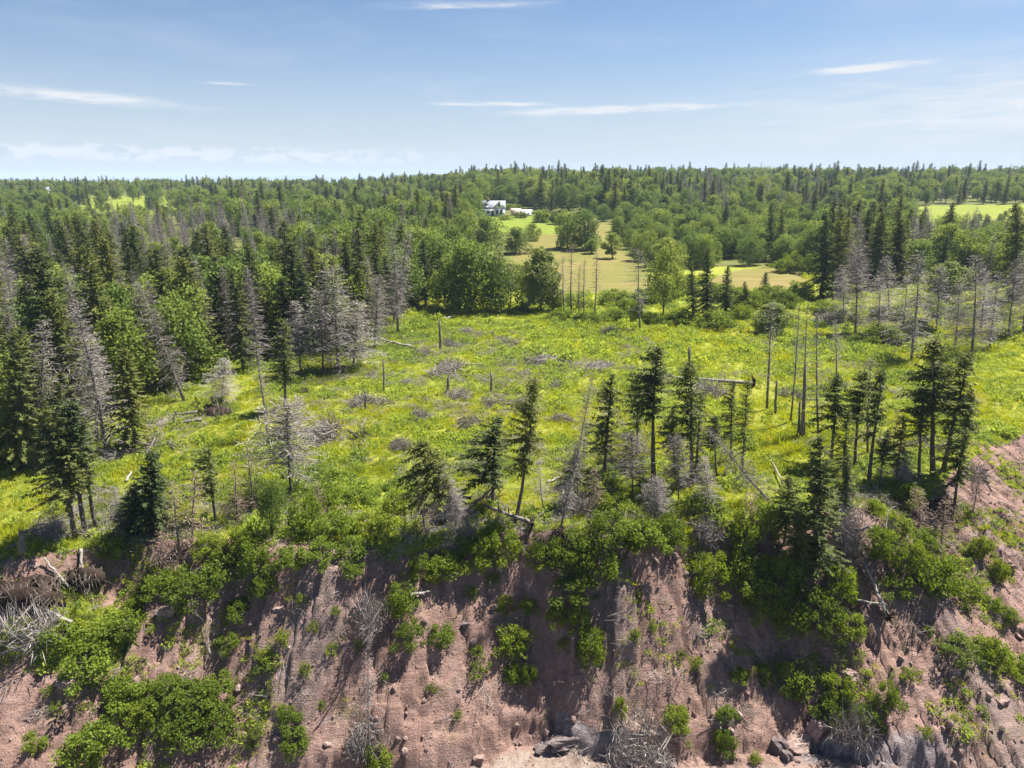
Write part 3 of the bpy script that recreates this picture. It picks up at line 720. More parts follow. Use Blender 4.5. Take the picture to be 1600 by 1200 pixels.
def farhouse(u, v, wpx, hpx, label, name='farmhouse', y=None):
    p = hit(u, v) if y is None else at_y(u, v, y)
    w = wpx * depth(p) / FPX; h = hpx * depth(p) / FPX
    r = bpy.data.objects.new(name, None); COL.objects.link(r); r.location = p; r.rotation_euler = (0, 0, -.5)
    tag(r, label, 'house')
    mesh_part('wall', ['white_siding'], r, lambda b: gable_wall(b, -w / 2, w / 2, 0, w * .5, h * .5, h * .95, 'x'))
    mesh_part('roof', ['grey_shingle'], r, lambda b: gable(b, -w / 2, w / 2, 0, w * .5, h * .5 + .02, h, 'x', .3, .15))
    for k in (-.3, 0, .3): window(r, k * w, 0, h * .28, w * .08, h * .2)
farhouse(66, 307, 27, 14, 'white house with grey roof among trees on the far left skyline')
farhouse(30, 306, 26, 12, 'grey roofed house half hidden left of the white skyline house')
farhouse(1021, 294, 36, 12, 'long pale roofed building between ridge spruces on the skyline', 'long_barn')

# ------------------------------------------------------------------ hand placed trees, read from the photograph
rg = np.random.RandomState(5)
def T(kind, u0, v0, u1, v1, wpx, label, cat='tree', name=None, group=None, rz=None, idx=None):
    p = hit(u0, v0); q = at_y(u1, v1, p[1])
    w = wpx * depth(p) / FPX * (1.04 if kind == 'thin_spruce' else 1.2 if kind == 'dead' else 1.0)
    base = p - unit(q - p) * .15
    nm = name or {'thin_spruce': 'spruce_tree', 'spruce': 'spruce_tree', 'dead': 'dead_spruce', 'snag': 'dead_snag', 'brown_dead': 'dead_sapling', 'dome_dead': 'dead_tree',
                  'broad': 'broadleaf_tree', 'bushy': 'broadleaf_tree', 'willow': 'willow_tree', 'shrub': 'shrub', 'small_shrub': 'shrub', 'brush': 'brush_pile'}[kind]
    return place(kind, rg.randint(99) if idx is None else idx, base, q, w, rg.uniform(-.5, .5) if rz is None else rz, nm, label, cat, group)
S, D_, N_, B_ = 'thin_spruce', 'dead', 'snag', 'broad'
ROWS = [
 (S, 118, 842, 72, 640, 92, 'spruce leaning left, leftmost of three tall ones on the left cliff edge'),
 (S, 134, 832, 112, 628, 84, 'middle spruce of the three tall ones on the left cliff edge'),
 (S, 150, 826, 126, 655, 78, 'rightmost spruce of the three tall ones on the left cliff edge'),
 (D_, 168, 712, 118, 470, 96, 'tall bleached dead spruce leaning left at the left wood edge'),
 (D_, 152, 690, 140, 520, 84, 'dead grey spruce just behind the tall bleached leaning one'),
 (D_, 60, 715, 70, 500, 80, 'greyish dead spruce at far left wood edge'),
 ('spruce', 205, 700, 195, 545, 86, 'light green spruce at the front corner of the left wood'),
 ('spruce', 30, 735, 22, 520, 95, 'large spruce at the frame edge in front of the left wood'),
 ('spruce', 95, 728, 90, 600, 70, 'short bushy spruce in front of the dead grey spruces'),
 ('spruce', 236, 836, 240, 705, 92, 'dense dark bushy spruce on the cliff lip beside brown dead sapling'),
 ('spruce', 205, 838, 210, 755, 66, 'low dark spruce crowding the dense bushy one on the cliff lip'),
 (S, 337, 812, 325, 700, 66, 'small spruce with bare stem above the brown saplings'),
 ('brown_dead', 282, 872, 268, 752, 66, 'brown dead sapling in front of the dense dark spruce'),
 ('brown_dead', 300, 850, 305, 735, 60, 'brown dead sapling right of the dense dark spruce'),
 ('brown_dead', 372, 815, 365, 720, 56, 'brown dead sapling between small spruce and round leafy tree'),
 ('brown_dead', 398, 800, 385, 690, 46, 'thin brown dead sapling left of the grey dome shaped dead tree'),
 (B_, 425, 838, 424, 748, 50, 'small round leafy tree on dark trunk at the cliff lip'),
 ('dome_dead', 455, 772, 448, 632, 140, 'dome shaped grey dead tree with tangled twigs above the bank'),
 (N_, 418, 682, 397, 535, 40, 'leaning dead snag behind the dome shaped dead tree'),
 (S, 446, 640, 440, 498, 52, 'bare stemmed spruce with green top at the left wood edge'),
 (D_, 288, 627, 214, 440, 60, 'pale dead trunk leaning left out of the left wood'),
 (D_, 345, 632, 352, 560, 60, 'small uprooted dead tree standing over its root plate'),
 (D_, 528, 582, 518, 415, 118, 'big silvery dead spruce at the corner of the left wood'),
 (D_, 552, 575, 560, 470, 96, 'broad low dead spruce right of the big silvery one'),
 (D_, 505, 580, 498, 455, 70, 'dead spruce tucked left of the big silvery one'),
 (D_, 622, 522, 612, 358, 48, 'tall dead spruce standing alone at the meadow corner'),
 (D_, 614, 505, 640, 360, 44, 'brownish dead spruce behind the lone tall dead one'),
 (S, 747, 842, 655, 690, 100, 'half dead spruce tipping left over the cliff lip'),
 (D_, 732, 850, 700, 745, 60, 'grey dead sapling tangled under the tipping spruce'),
 (S, 770, 792, 778, 652, 92, 'windswept spruce with foliage swept left at mid cliff edge'),
 (S, 806, 815, 836, 592, 66, 'tall slender spruce with curved trunk at mid cliff edge'),
 (D_, 875, 828, 928, 585, 46, 'tall dead trunk leaning right at mid cliff edge'),
 (N_, 905, 750, 915, 660, 30, 'thin dead stem beside the right leaning dead trunk'),
 (S, 945, 742, 958, 585, 62, 'thin spruce right of the leaning dead trunk'),
 (S, 995, 715, 996, 592, 40, 'very thin spruce between two taller cliff edge spruces'),
 (S, 1022, 752, 1028, 542, 70, 'tallest straight spruce in the middle of the cliff edge'),
 (S, 1082, 756, 1080, 565, 74, 'double stemmed looking spruce right of the tallest middle one'),
 (S, 1088, 752, 1096, 610, 50, 'shorter spruce close behind the double stemmed one'),
 ('dome_dead', 988, 775, 985, 678, 86, 'grey tangle of a dead tree below the very thin spruce'),
 ('dome_dead', 1060, 785, 1058, 684, 66, 'upright grey dead bush tree left of the double stemmed spruce'),
 (D_, 1206, 788, 1108, 672, 58, 'dark dead tree leaning far left over the bank'),
 (S, 1143, 722, 1146, 596, 34, 'thin spruce with a small green tuft, left of its pair'),
 (S, 1160, 738, 1169, 592, 36, 'thin spruce with a small green tuft, right of its pair'),
 (N_, 1198, 640, 1206, 470, 34, 'bare snag in the meadow left of the broken stub'),
 (N_, 1235, 660, 1248, 478, 24, 'bare snag in the meadow right of the broken stub'),
 (N_, 1257, 682, 1262, 470, 26, 'straight bare snag rising from the paired grey poles'),
 (N_, 1280, 700, 1277, 480, 30, 'bare snag rising behind the big dark front spruce'),
 (N_, 1306, 600, 1304, 500, 34, 'snag with a broken side limb in the right meadow'),
 (S, 1298, 722, 1312, 585, 62, 'bushy topped spruce left in the right cliff edge row'),
 (S, 1336, 728, 1352, 580, 46, 'slender spruce second in the right cliff edge row'),
 (N_, 1356, 708, 1362, 558, 30, 'dead spruce pole third in the right cliff edge row'),
 (S, 1358, 752, 1382, 576, 52, 'leaning spruce fourth in the right cliff edge row'),
 (S, 1374, 762, 1388, 672, 30, 'young curved spruce in front of the right cliff edge row'),
 ('spruce', 1275, 892, 1282, 682, 112, 'big dark full spruce standing on the bank in front'),
 ('spruce', 1320, 800, 1325, 712, 44, 'small spruce right behind the big dark front one'),
 (S, 1458, 742, 1464, 530, 88, 'tall full spruce, left of the twin pair at the right cliff corner'),
 (S, 1474, 738, 1516, 552, 74, 'tall spruce leaning right, right of the twin pair at the cliff corner'),
 (S, 1492, 790, 1512, 672, 66, 'short spruce at the foot of the right corner twin pair'),
 ('brown_dead', 1438, 822, 1436, 762, 56, 'small dead conifer below the right corner twin spruces'),
 ('brown_dead', 1470, 860, 1480, 780, 50, 'brown dead sapling on the bank right of the corner'),
 ('brown_dead', 1395, 700, 1405, 640, 36, 'dead sapling behind the right cliff edge row'),
 (N_, 1000, 515, 998, 388, 46, 'dead snag with twiggy top alone at the back of the meadow'),
 (D_, 1336, 522, 1340, 385, 66, 'grey dead spruce beside the fallen trunk at the back right'),
 (D_, 1424, 562, 1438, 392, 72, 'grey dead spruce standing in the grass at the back right'),
 (D_, 1518, 556, 1526, 398, 78, 'grey dead spruce with broad top near the right frame edge'),
 (D_, 1546, 545, 1562, 425, 48, 'leaning dead spruce right of the broad topped grey one'),
 (D_, 1575, 528, 1590, 405, 52, 'dead spruce second from the right frame edge'),
 (D_, 1598, 522, 1606, 392, 60, 'dead spruce cut by the right frame edge'),
 (D_, 1410, 520, 1418, 430, 44, 'short dead spruce behind the grey one in the grass'),
 (N_, 882, 492, 880, 400, 22, 'leftmost dead pole in the row before the hay field'),
 (N_, 893, 494, 894, 382, 22, 'tallest dead pole in the row before the hay field'),
 (N_, 905, 492, 906, 412, 18, 'third dead pole from the left before the hay field'),
 (N_, 913, 492, 914, 405, 18, 'fourth dead pole from the left before the hay field'),
 (N_, 929, 492, 932, 392, 24, 'rightmost dead pole in the row before the hay field'),
 (N_, 783, 486, 781, 385, 30, 'dead pole standing before the leafy clump, left of two'),
 (N_, 797, 486, 798, 410, 26, 'dead pole standing before the leafy clump, right of two'),
 (S, 694, 478, 694, 400, 38, 'bare stemmed spruce left of the leafy clump'),
 ('spruce', 665, 478, 662, 375, 46, 'dark spruce between dead trees and the leafy clump'),
 ('spruce', 645, 482, 640, 385, 48, 'dark spruce behind the lone dead spruce'),
 ('bushy', 735, 486, 735, 372, 106, 'large leafy tree, biggest of the clump behind the meadow'),
 ('bushy', 708, 482, 705, 395, 70, 'leafy tree on the left of the clump behind the meadow'),
 ('bushy', 768, 486, 772, 395, 60, 'leafy tree on the right of the clump behind the meadow'),
 ('willow', 845, 484, 845, 384, 74, 'pale green willow like tree right of the leafy clump'),
 ('bushy', 760, 388, 762, 336, 54, 'round leafy tree below the cottage'),
 ('bushy', 806, 396, 808, 354, 44, 'olive round bushy tree on the hay field edge'),
 ('bushy', 832, 376, 833, 348, 26, 'small round tree at the lower lawn edge'),
 ('bushy', 886, 388, 886, 328, 42, 'leafy tree left of a pair at the top of the hay field'),
 ('bushy', 916, 390, 916, 326, 44, 'leafy tree right of a pair at the top of the hay field'),
 (B_, 925, 396, 925, 372, 26, 'small pale green tree beneath the pair on the hay field'),
 (B_, 957, 404, 955, 362, 36, 'round topped tree alone on the hay field casting shadow'),
 (B_, 1036, 494, 1045, 380, 56, 'tall leafy tree on a visible trunk at the hay field front'),
 ('spruce', 1083, 496, 1080, 412, 30, 'spruce left of three in the small dark group'),
 ('spruce', 1104, 500, 1106, 388, 44, 'tallest spruce of three in the small dark group'),
 ('spruce', 1134, 498, 1138, 416, 36, 'spruce right of three in the small dark group'),
 ('spruce', 1166, 478, 1164, 440, 26, 'young spruce beside the hay field front edge'),
 ('spruce', 1196, 462, 1197, 426, 26, 'small dark spruce at the hay field corner'),
 ('willow', 1205, 520, 1207, 472, 72, 'pale grey green bushy willow at the back of the meadow'),
 ('spruce', 1283, 466, 1290, 330, 56, 'tall dark spruce, left front one of the dark back right stand'),
 ('spruce', 1308, 464, 1312, 345, 52, 'dark spruce second in the dark back right stand'),
 ('spruce', 1375, 450, 1378, 318, 52, 'tall dark spruce in the middle of the back right stand'),
 ('spruce', 1402, 446, 1405, 325, 46, 'dark spruce right end of the back right stand'),
 (D_, 1345, 460, 1338, 330, 44, 'reddish grey dead spruce inside the dark back right stand'),
 ('spruce', 1206, 406, 1205, 318, 30, 'dark spruce left of a pair above the hay field'),
 ('spruce', 1222, 408, 1222, 326, 28, 'dark spruce right of a pair above the hay field'),
 ('willow', 1484, 468, 1482, 408, 70, 'bright rounded bush tree among dead spruces at the right'),
 ('spruce', 1470, 412, 1488, 330, 46, 'dark spruce with dead neighbours at the upper right'),
 (D_, 1455, 412, 1450, 325, 40, 'dead spruce left of the dark upper right spruce'),
 (D_, 1440, 418, 1430, 340, 36, 'thin dead spruce in the upper right stand'),
 ('spruce', 1590, 470, 1588, 318, 70, 'large dark spruce cut by the right frame edge'),
 ('spruce', 888, 330, 888, 290, 28, 'dark pyramid spruce right of the cottage'),
 ('spruce', 845, 332, 845, 272, 26, 'tall dark spruce closest to the cottage outbuildings'),
 ('brown_dead', 500, 812, 495, 752, 40, 'thin brown sapling rising from the upper lip thicket'),
 ('brown_dead', 665, 830, 650, 745, 46, 'brown dead sapling left of the tipping spruce'),
 (D_, 715, 835, 690, 722, 46, 'grey leaning dead stem crossing the tipping spruce'),
 (N_, 850, 800, 842, 715, 30, 'thin dead stem between curved spruce and leaning dead trunk'),
 (S, 905, 790, 900, 700, 50, 'short half dead spruce behind the leaning dead trunk'),
 ('brown_dead', 935, 800, 930, 730, 48, 'brown twiggy sapling left of the grey dead tangle'),
 ('dome_dead', 1030, 815, 1026, 748, 60, 'grey twig tree below the tallest middle spruce'),
 (D_, 1110, 800, 1100, 712, 50, 'grey dead sapling right of the double stemmed spruce'),
 (S, 1055, 745, 1050, 640, 44, 'short sparse spruce left of the double stemmed one'),
 (S, 1120, 745, 1118, 650, 40, 'short sparse spruce right of the double stemmed one'),
 ('brown_dead', 1180, 840, 1172, 770, 50, 'brown dead sapling below the far leaning dead tree'),
 (S, 1225, 850, 1232, 745, 60, 'young spruce left of the big dark front one'),
 ('spruce', 1250, 905, 1246, 800, 70, 'low dark spruce under the big front one'),
 ('brown_dead', 1340, 870, 1350, 785, 56, 'brown leafless sapling right of the big dark front spruce'),
 (S, 1318, 745, 1326, 640, 40, 'sparse young spruce inside the right cliff edge row'),
 (S, 1400, 755, 1412, 650, 44, 'sparse spruce between the row and the twin pair'),
 (S, 1436, 745, 1444, 610, 56, 'spruce crowding the left side of the twin pair'),
 (S, 1498, 745, 1520, 610, 54, 'spruce crowding the right side of the twin pair'),
 (D_, 1420, 765, 1412, 690, 40, 'grey dead sapling left below the twin pair'),
 ('brown_dead', 1520, 800, 1532, 735, 40, 'dead sapling at the head of the far right bank'),
 (D_, 190, 845, 178, 760, 44, 'grey dead sapling between the left trio and dense dark spruce'),
 (D_, 90, 850, 78, 780, 50, 'dead twiggy sapling left of the left trio feet'),
 ('brown_dead', 255, 900, 250, 830, 52, 'brown dead sapling lowest on the left lip'),
 (D_, 1372, 530, 1376, 430, 56, 'grey dead spruce over the fallen trunk at the back right'),
 (D_, 1462, 520, 1470, 415, 56, 'grey dead spruce left of the broad topped one'),
 (D_, 1492, 545, 1500, 440, 50, 'thin grey dead spruce close left of the broad topped one'),
 (D_, 1390, 500, 1384, 400, 52, 'grey dead spruce behind the dark root plate at the back right'),
 (D_, 1318, 505, 1316, 415, 46, 'grey dead spruce left of the one beside the fallen trunk'),
 (D_, 1532, 520, 1540, 420, 50, 'grey dead spruce behind the leaning one at the right'),
 (D_, 578, 520, 572, 400, 60, 'grey dead spruce behind the broad low dead one'),
 (D_, 470, 585, 462, 470, 60, 'grey dead spruce at the wood edge left of the silvery group'),
 (D_, 585, 545, 590, 430, 60, 'grey dead spruce between silvery group and lone tall dead one'),
 (N_, 578, 1185, 576, 985, 24, 'thin grey dead spruce standing on the bank foot left of centre'),
]
for r in ROWS: T(*r)

# bare stubs and poles
def stub(u0, v0, u1, v1, rpx, label, mat='deadwood', name='broken_stub'):
    p = hit(u0, v0); q = at_y(u1, v1, p[1]); r = rpx * depth(p) / FPX
    b = MB(); rn = np.random.RandomState(int(u0 * 7 + v0))
    t = np.linspace(0, 1, 6)[:, None]
    P = (p - [0, 0, .3]) * (1 - t) + q * t + rn.normal(0, .02, (6, 3))
    b.tube(P - p, np.linspace(r * 1.15, r * .75, 6), 8)
    for k in range(4):                      # splintered top
        a = k * 1.6 + rn.rand(); e = P[-1] - p + np.array([math.cos(a), math.sin(a), 0]) * r * .4
        b.tube([e - [0, 0, .05], e + [0, 0, .12 + .2 * rn.rand()]], [r * .3, .008], 4)
    for k in range(7):
        f = rn.uniform(.25, .95); c = (P[0] * (1 - f) + P[-1] * f) - p; a = rn.uniform(0, 6.28); L = rn.uniform(.12, .4)
        b.tube([c, c + np.array([math.cos(a), math.sin(a), .2]) * (L + r)], [.018, .006], 4)
    ob = mkobj(name, b.mesh(name, [mat]), None, p); tag(ob, label, 'tree stub'); return ob
stub(1211, 646, 1214, 597, 2.0, 'broken dark stub between two meadow snags')
stub(1253, 684, 1258, 572, 2.8, 'thick grey pole, taller of the side by side pair')
stub(1248, 682, 1250, 629, 2.2, 'short grey pole beside the thick taller one')
stub(1077, 582, 1077, 543, 2.4, 'upright dark stub by the long fallen log')
stub(768, 612, 767, 583, 1.8, 'upright dark stub in the middle of the meadow')
stub(698, 614, 701, 588, 2.2, 'forked dark stub below the twig pile in the meadow')
stub(688, 546, 687, 502, 2.0, 'upright dark stub at the back of the meadow')
stub(600, 612, 599, 562, 1.3, 'thin brown stake in the left part of the meadow')
stub(571, 640, 571, 614, 1.8, 'short dark stub standing in a pale twig pile')
stub(35, 868, 33, 832, 5.5, 'thick stump post on the left cliff edge')
stub(342, 660, 340, 630, 1.6, 'pale stick in front of the uprooted tree')
stub(273, 668, 272, 650, 2.2, 'short post among the fallen log pile at the left')
stub(1003, 492, 1003, 470, 1.6, 'small pole near the tall lone snag')

def log(u0, v0, u1, v1, rpx, label, roots=False, mat='palewood', lift=.15, twigs=8, name='fallen_log'):
    p, q = hit(u0, v0), hit(u1, v1); r = rpx * depth(p) / FPX; p[2] += lift + r * .6; q[2] += lift + r * .4
    rn = np.random.RandomState(int(u0 * 3 + v1)); t = np.linspace(0, 1, 8)[:, None]
    P = p * (1 - t) + q * t - p + rn.normal(0, .03, (8, 3)); L = np.linalg.norm(q - p)
    root = bpy.data.objects.new(name, None); COL.objects.link(root); root.location = p
    tag(root, label, 'log')
    b = MB(); b.tube(P, np.linspace(r, r * .45, 8), 8); mkobj('trunk', b.mesh('trunk', [mat]), root)
    d = unit(P[-1] - P[0])
    for k in range(twigs):
        b = MB(); f = rn.uniform(.25, 1); c = P[0] * (1 - f) + P[-1] * f; e = unit(d * .5 + sph(rn, 1)[0] + [0, 0, .4]) * rn.uniform(.3, .8) * min(1.2, L * .3)
        b.tube([c, c + e * .6 + rn.normal(0, .03, 3), c + e], [r * .28, r * .2, .006], 4); mkobj('branch', b.mesh('branch', [mat]), root)
    if roots:
        b = MB()
        for k in range(14):
            a = k * .45 + rn.normal(0, .2); e = unit(np.array([rn.normal(-.3, .3), math.cos(a), math.sin(a)])) * r * rn.uniform(2.5, 5.5)
            b.tube([P[0], P[0] + e * .5 + rn.normal(0, r * .3, 3), P[0] + e], [r * .6, r * .35, .01], 5)
        mkobj('root_plate', b.mesh('roots', ['root']), root)
    return root
log(1178, 604, 1042, 592, 3.2, 'long bleached log lying across the meadow', True, 'palewood', .2, 10)
log(645, 546, 598, 534, 2.6, 'fallen grey log at the corner of the left wood', False, 'palewood', .2)
log(316, 662, 262, 668, 3.0, 'fallen grey log in the pile at the left', False, 'deadwood', .3)
log(310, 656, 275, 660, 2.4, 'upper grey log in the pile at the left', False, 'deadwood', .75)
log(832, 830, 758, 800, 4.0, 'fallen trunk with roots lying on the cliff lip', True, 'deadwood', .45, 9)
log(196, 755, 212, 732, 2.2, 'short pale broken log in the left grass', False, 'palewood', .1, 2)
log(1222, 762, 1203, 720, 1.6, 'slim pale dead branch leaning in the grass right of centre', False, 'palewood', .3, 6)
log(855, 757, 880, 745, 2.0, 'short pale stick left of the leaning dead trunk', False, 'palewood', .1, 2)
log(1420, 538, 1338, 525, 2.6, 'fallen dead trunk at the back right with dark roots', True, 'deadwood', .3)
log(10, 860, 80, 833, 3.0, 'long grey log lying behind the stump post', False, 'deadwood', .1, 4)
log(110, 925, 70, 880, 2.6, 'dead trunk slid down from the left cliff edge', False, 'palewood', .3, 8)
log(115, 985, 20, 940, 3.0, 'grey dead limb sprawled on the left bank', False, 'palewood', .5, 14)
log(640, 940, 672, 935, 3.2, 'pale broken log above the bank shrubs', False, 'palewood', .4, 6)
log(1385, 975, 1350, 890, 3.2, 'slid dead trunk below the big dark front spruce', True, 'palewood', .4, 8)
log(1385, 958, 1320, 945, 2.2, 'white forked branch on the bank, right of centre', False, 'palewood', .5, 8)
log(330, 1035, 322, 990, 2.0, 'thin dark dead stem on the left bank', False, 'deadwood', .4, 5)
log(985, 1198, 935, 1183, 3.0, 'driftwood log at the foot of the bank', False, 'palewood', .15, 4)
log(690, 500, 716, 496, 2.2, 'pale log in the shade before the leafy clump', False, 'palewood', .1, 3)
log(1350, 498, 1385, 508, 2.0, 'thin fallen pole before the back right dead spruces', False, 'palewood', .3, 3)
log(128, 870, 132, 905, 2.6, 'exposed pale root hanging over the left hollow', False, 'palewood', .4, 4)

# uprooted root plates, dark earth with hanging roots
def rootplate(u, v, wpx, hpx, label):
    p = hit(u, v); s = depth(p) / FPX; w, h = wpx * s, hpx * s
    rn = np.random.RandomState(int(u)); r = bpy.data.objects.new('root_mound', None); COL.objects.link(r); r.location = p - [0, 0, h * .58]
    tag(r, label, 'root mound')
    b = MB(); n, k = 18, 9; an = np.arange(n) / n * 6.283; V = []
    for i in range(k):
        f = i / (k - 1) * math.pi
        for a in an:
            q = 1 + .9 * (vn(np.array([math.cos(a) * 2.2 + 9 + u]), np.array([math.sin(a) * 2.2 + f * 3.]), 4)[0] - .55)
            V.append((w / 2 * math.sin(f) * math.cos(a) * q, w * .28 * math.sin(f) * math.sin(a) * q, h * .45 - h * .55 * math.cos(f) * q))
    F = [t for i in range(k - 1) for j in range(n) for t in ((i * n + j, i * n + (j + 1) % n, (i + 1) * n + (j + 1) % n), (i * n + j, (i + 1) * n + (j + 1) % n, (i + 1) * n + j))]
    b.add(V, F); mkobj('earth', b.mesh('earth', ['root'], True), r)
    b = MB()
    for i in range(260):
        c = np.array([rn.uniform(-.5, .5) * w, rn.uniform(-.28, .2) * w, h * rn.uniform(.3, 1.05)]); e = np.array([rn.normal(0, .35), -.4 + rn.normal(0, .2), rn.normal(-.5, .5)]) * h * rn.uniform(.4, .9)
        b.tube([c, c + e * .5 + rn.normal(0, .06, 3), c + e + [0, 0, -.1 * h]], [.022, .015, .005], 4)
    mkobj('roots', b.mesh('roots', ['bark']), r)
rootplate(333, 646, 58, 28, 'dark upturned root plate of the small uprooted tree')
rootplate(40, 925, 120, 60, 'dark overhanging turf with hanging roots on the left cliff edge')
rootplate(120, 905, 70, 42, 'rooty overhang right of the larger one on the left cliff edge')
rootplate(1395, 540, 30, 24, 'dark root plate of the fallen trunk at the back right')
rootplate(478, 612, 14, 12, 'small dark root knob in the yellow grass')
rootplate(880, 832, 34, 22, 'earthy root ball at the foot of the leaning dead trunk')
rootplate(1466, 800, 46, 46, 'dark earth and roots under the right corner twin spruces')

# twig piles in the meadow
for i, (u, v, w, h, lab) in enumerate([
 (696, 584, 64, 22, 'largest grey twig pile in the meadow'), (716, 620, 44, 18, 'grey twig pile right of the forked stub'), (572, 632, 46, 20, 'pale twig pile around the short dark stub'),
 (620, 700, 34, 22, 'dark twig pile in the left centre of the meadow'), (655, 652, 28, 18, 'small dark twig pile left of the meadow centre'), (735, 662, 56, 24, 'wide pale twig pile at the meadow centre'),
 (775, 632, 50, 20, 'pale twig pile near the middle upright stub'), (850, 566, 54, 16, 'flat grey twig pile at the right of the meadow centre'), (935, 575, 48, 16, 'grey twig pile before the tallest middle spruce'),
 (704, 540, 26, 14, 'round grey twig pile beside the back stub'), (655, 556, 26, 16, 'dark twig pile right of the fallen grey log'), (790, 535, 44, 10, 'low grey twig pile at the back of the meadow'),
 (735, 520, 36, 10, 'faint twig pile below the leafy clump'), (868, 606, 24, 14, 'small pale twig pile right of the meadow centre'), (872, 655, 40, 18, 'twig pile left of the right leaning trunk'),
 (236, 705, 56, 26, 'grey twig pile in the grass at the left'), (250, 665, 56, 18, 'twig pile beside the fallen log pile'), (510, 690, 70, 40, 'sprawling grey twig pile right of the dome shaped dead tree'),
 (770, 745, 30, 20, 'dark twig heap above the windswept spruce'), (730, 735, 30, 18, 'charred looking twig heap left of the windswept spruce'), (1110, 615, 60, 24, 'twigs caught along the long bleached log'),
 (1035, 600, 50, 24, 'grey twigs at the left end of the long bleached log'), (1235, 620, 36, 16, 'low twig pile under the meadow snags'), (65, 725, 44, 30, 'grey dead brush at the left wood edge'),
 (80, 830, 60, 36, 'dead brush beside the stump post'), (1100, 830, 60, 40, 'brown dead brush in the shade on the cliff lip'), (1330, 850, 80, 70, 'brown leafless brush right of the big dark front spruce'),
 (570, 960, 60, 50, 'brown leafless brush on the bank left of the shrubs'), (1000, 1160, 90, 60, 'grey leafless brush at the foot of the bank'), (1330, 1140, 70, 60, 'pale dry brush above the foot rocks'),
 (560, 1170, 70, 50, 'pale dry brush at the bottom left of centre'), (50, 990, 90, 60, 'dead brush slumped on the left bank'), (1520, 745, 44, 40, 'dry brush right of the short corner spruce'),
 (700, 800, 70, 60, 'dark dead brush under the tipping spruce'), (1450, 700, 50, 24, 'low dry brush behind the right corner twin spruces'), (1400, 740, 40, 24, 'dry brush between the row and the twin spruces'),
 (300, 935, 70, 30, 'grey fallen brush hanging on the left bank lip'), (905, 800, 46, 40, 'dark brush at the foot of the leaning trunk'), (960, 520, 40, 12, 'grey twigs at the back edge of the meadow'), (1300, 505, 50, 18, 'dead brush by the back right dead spruces')]):
    p = hit(u, v); s = depth(p) / FPX
    place('brush', i, p - [0, 0, .08], max(.35, h * s * 1.0), w * s * rg.uniform(1.15, 1.5), rg.uniform(0, 6.28), 'brush_pile', lab, 'brush')

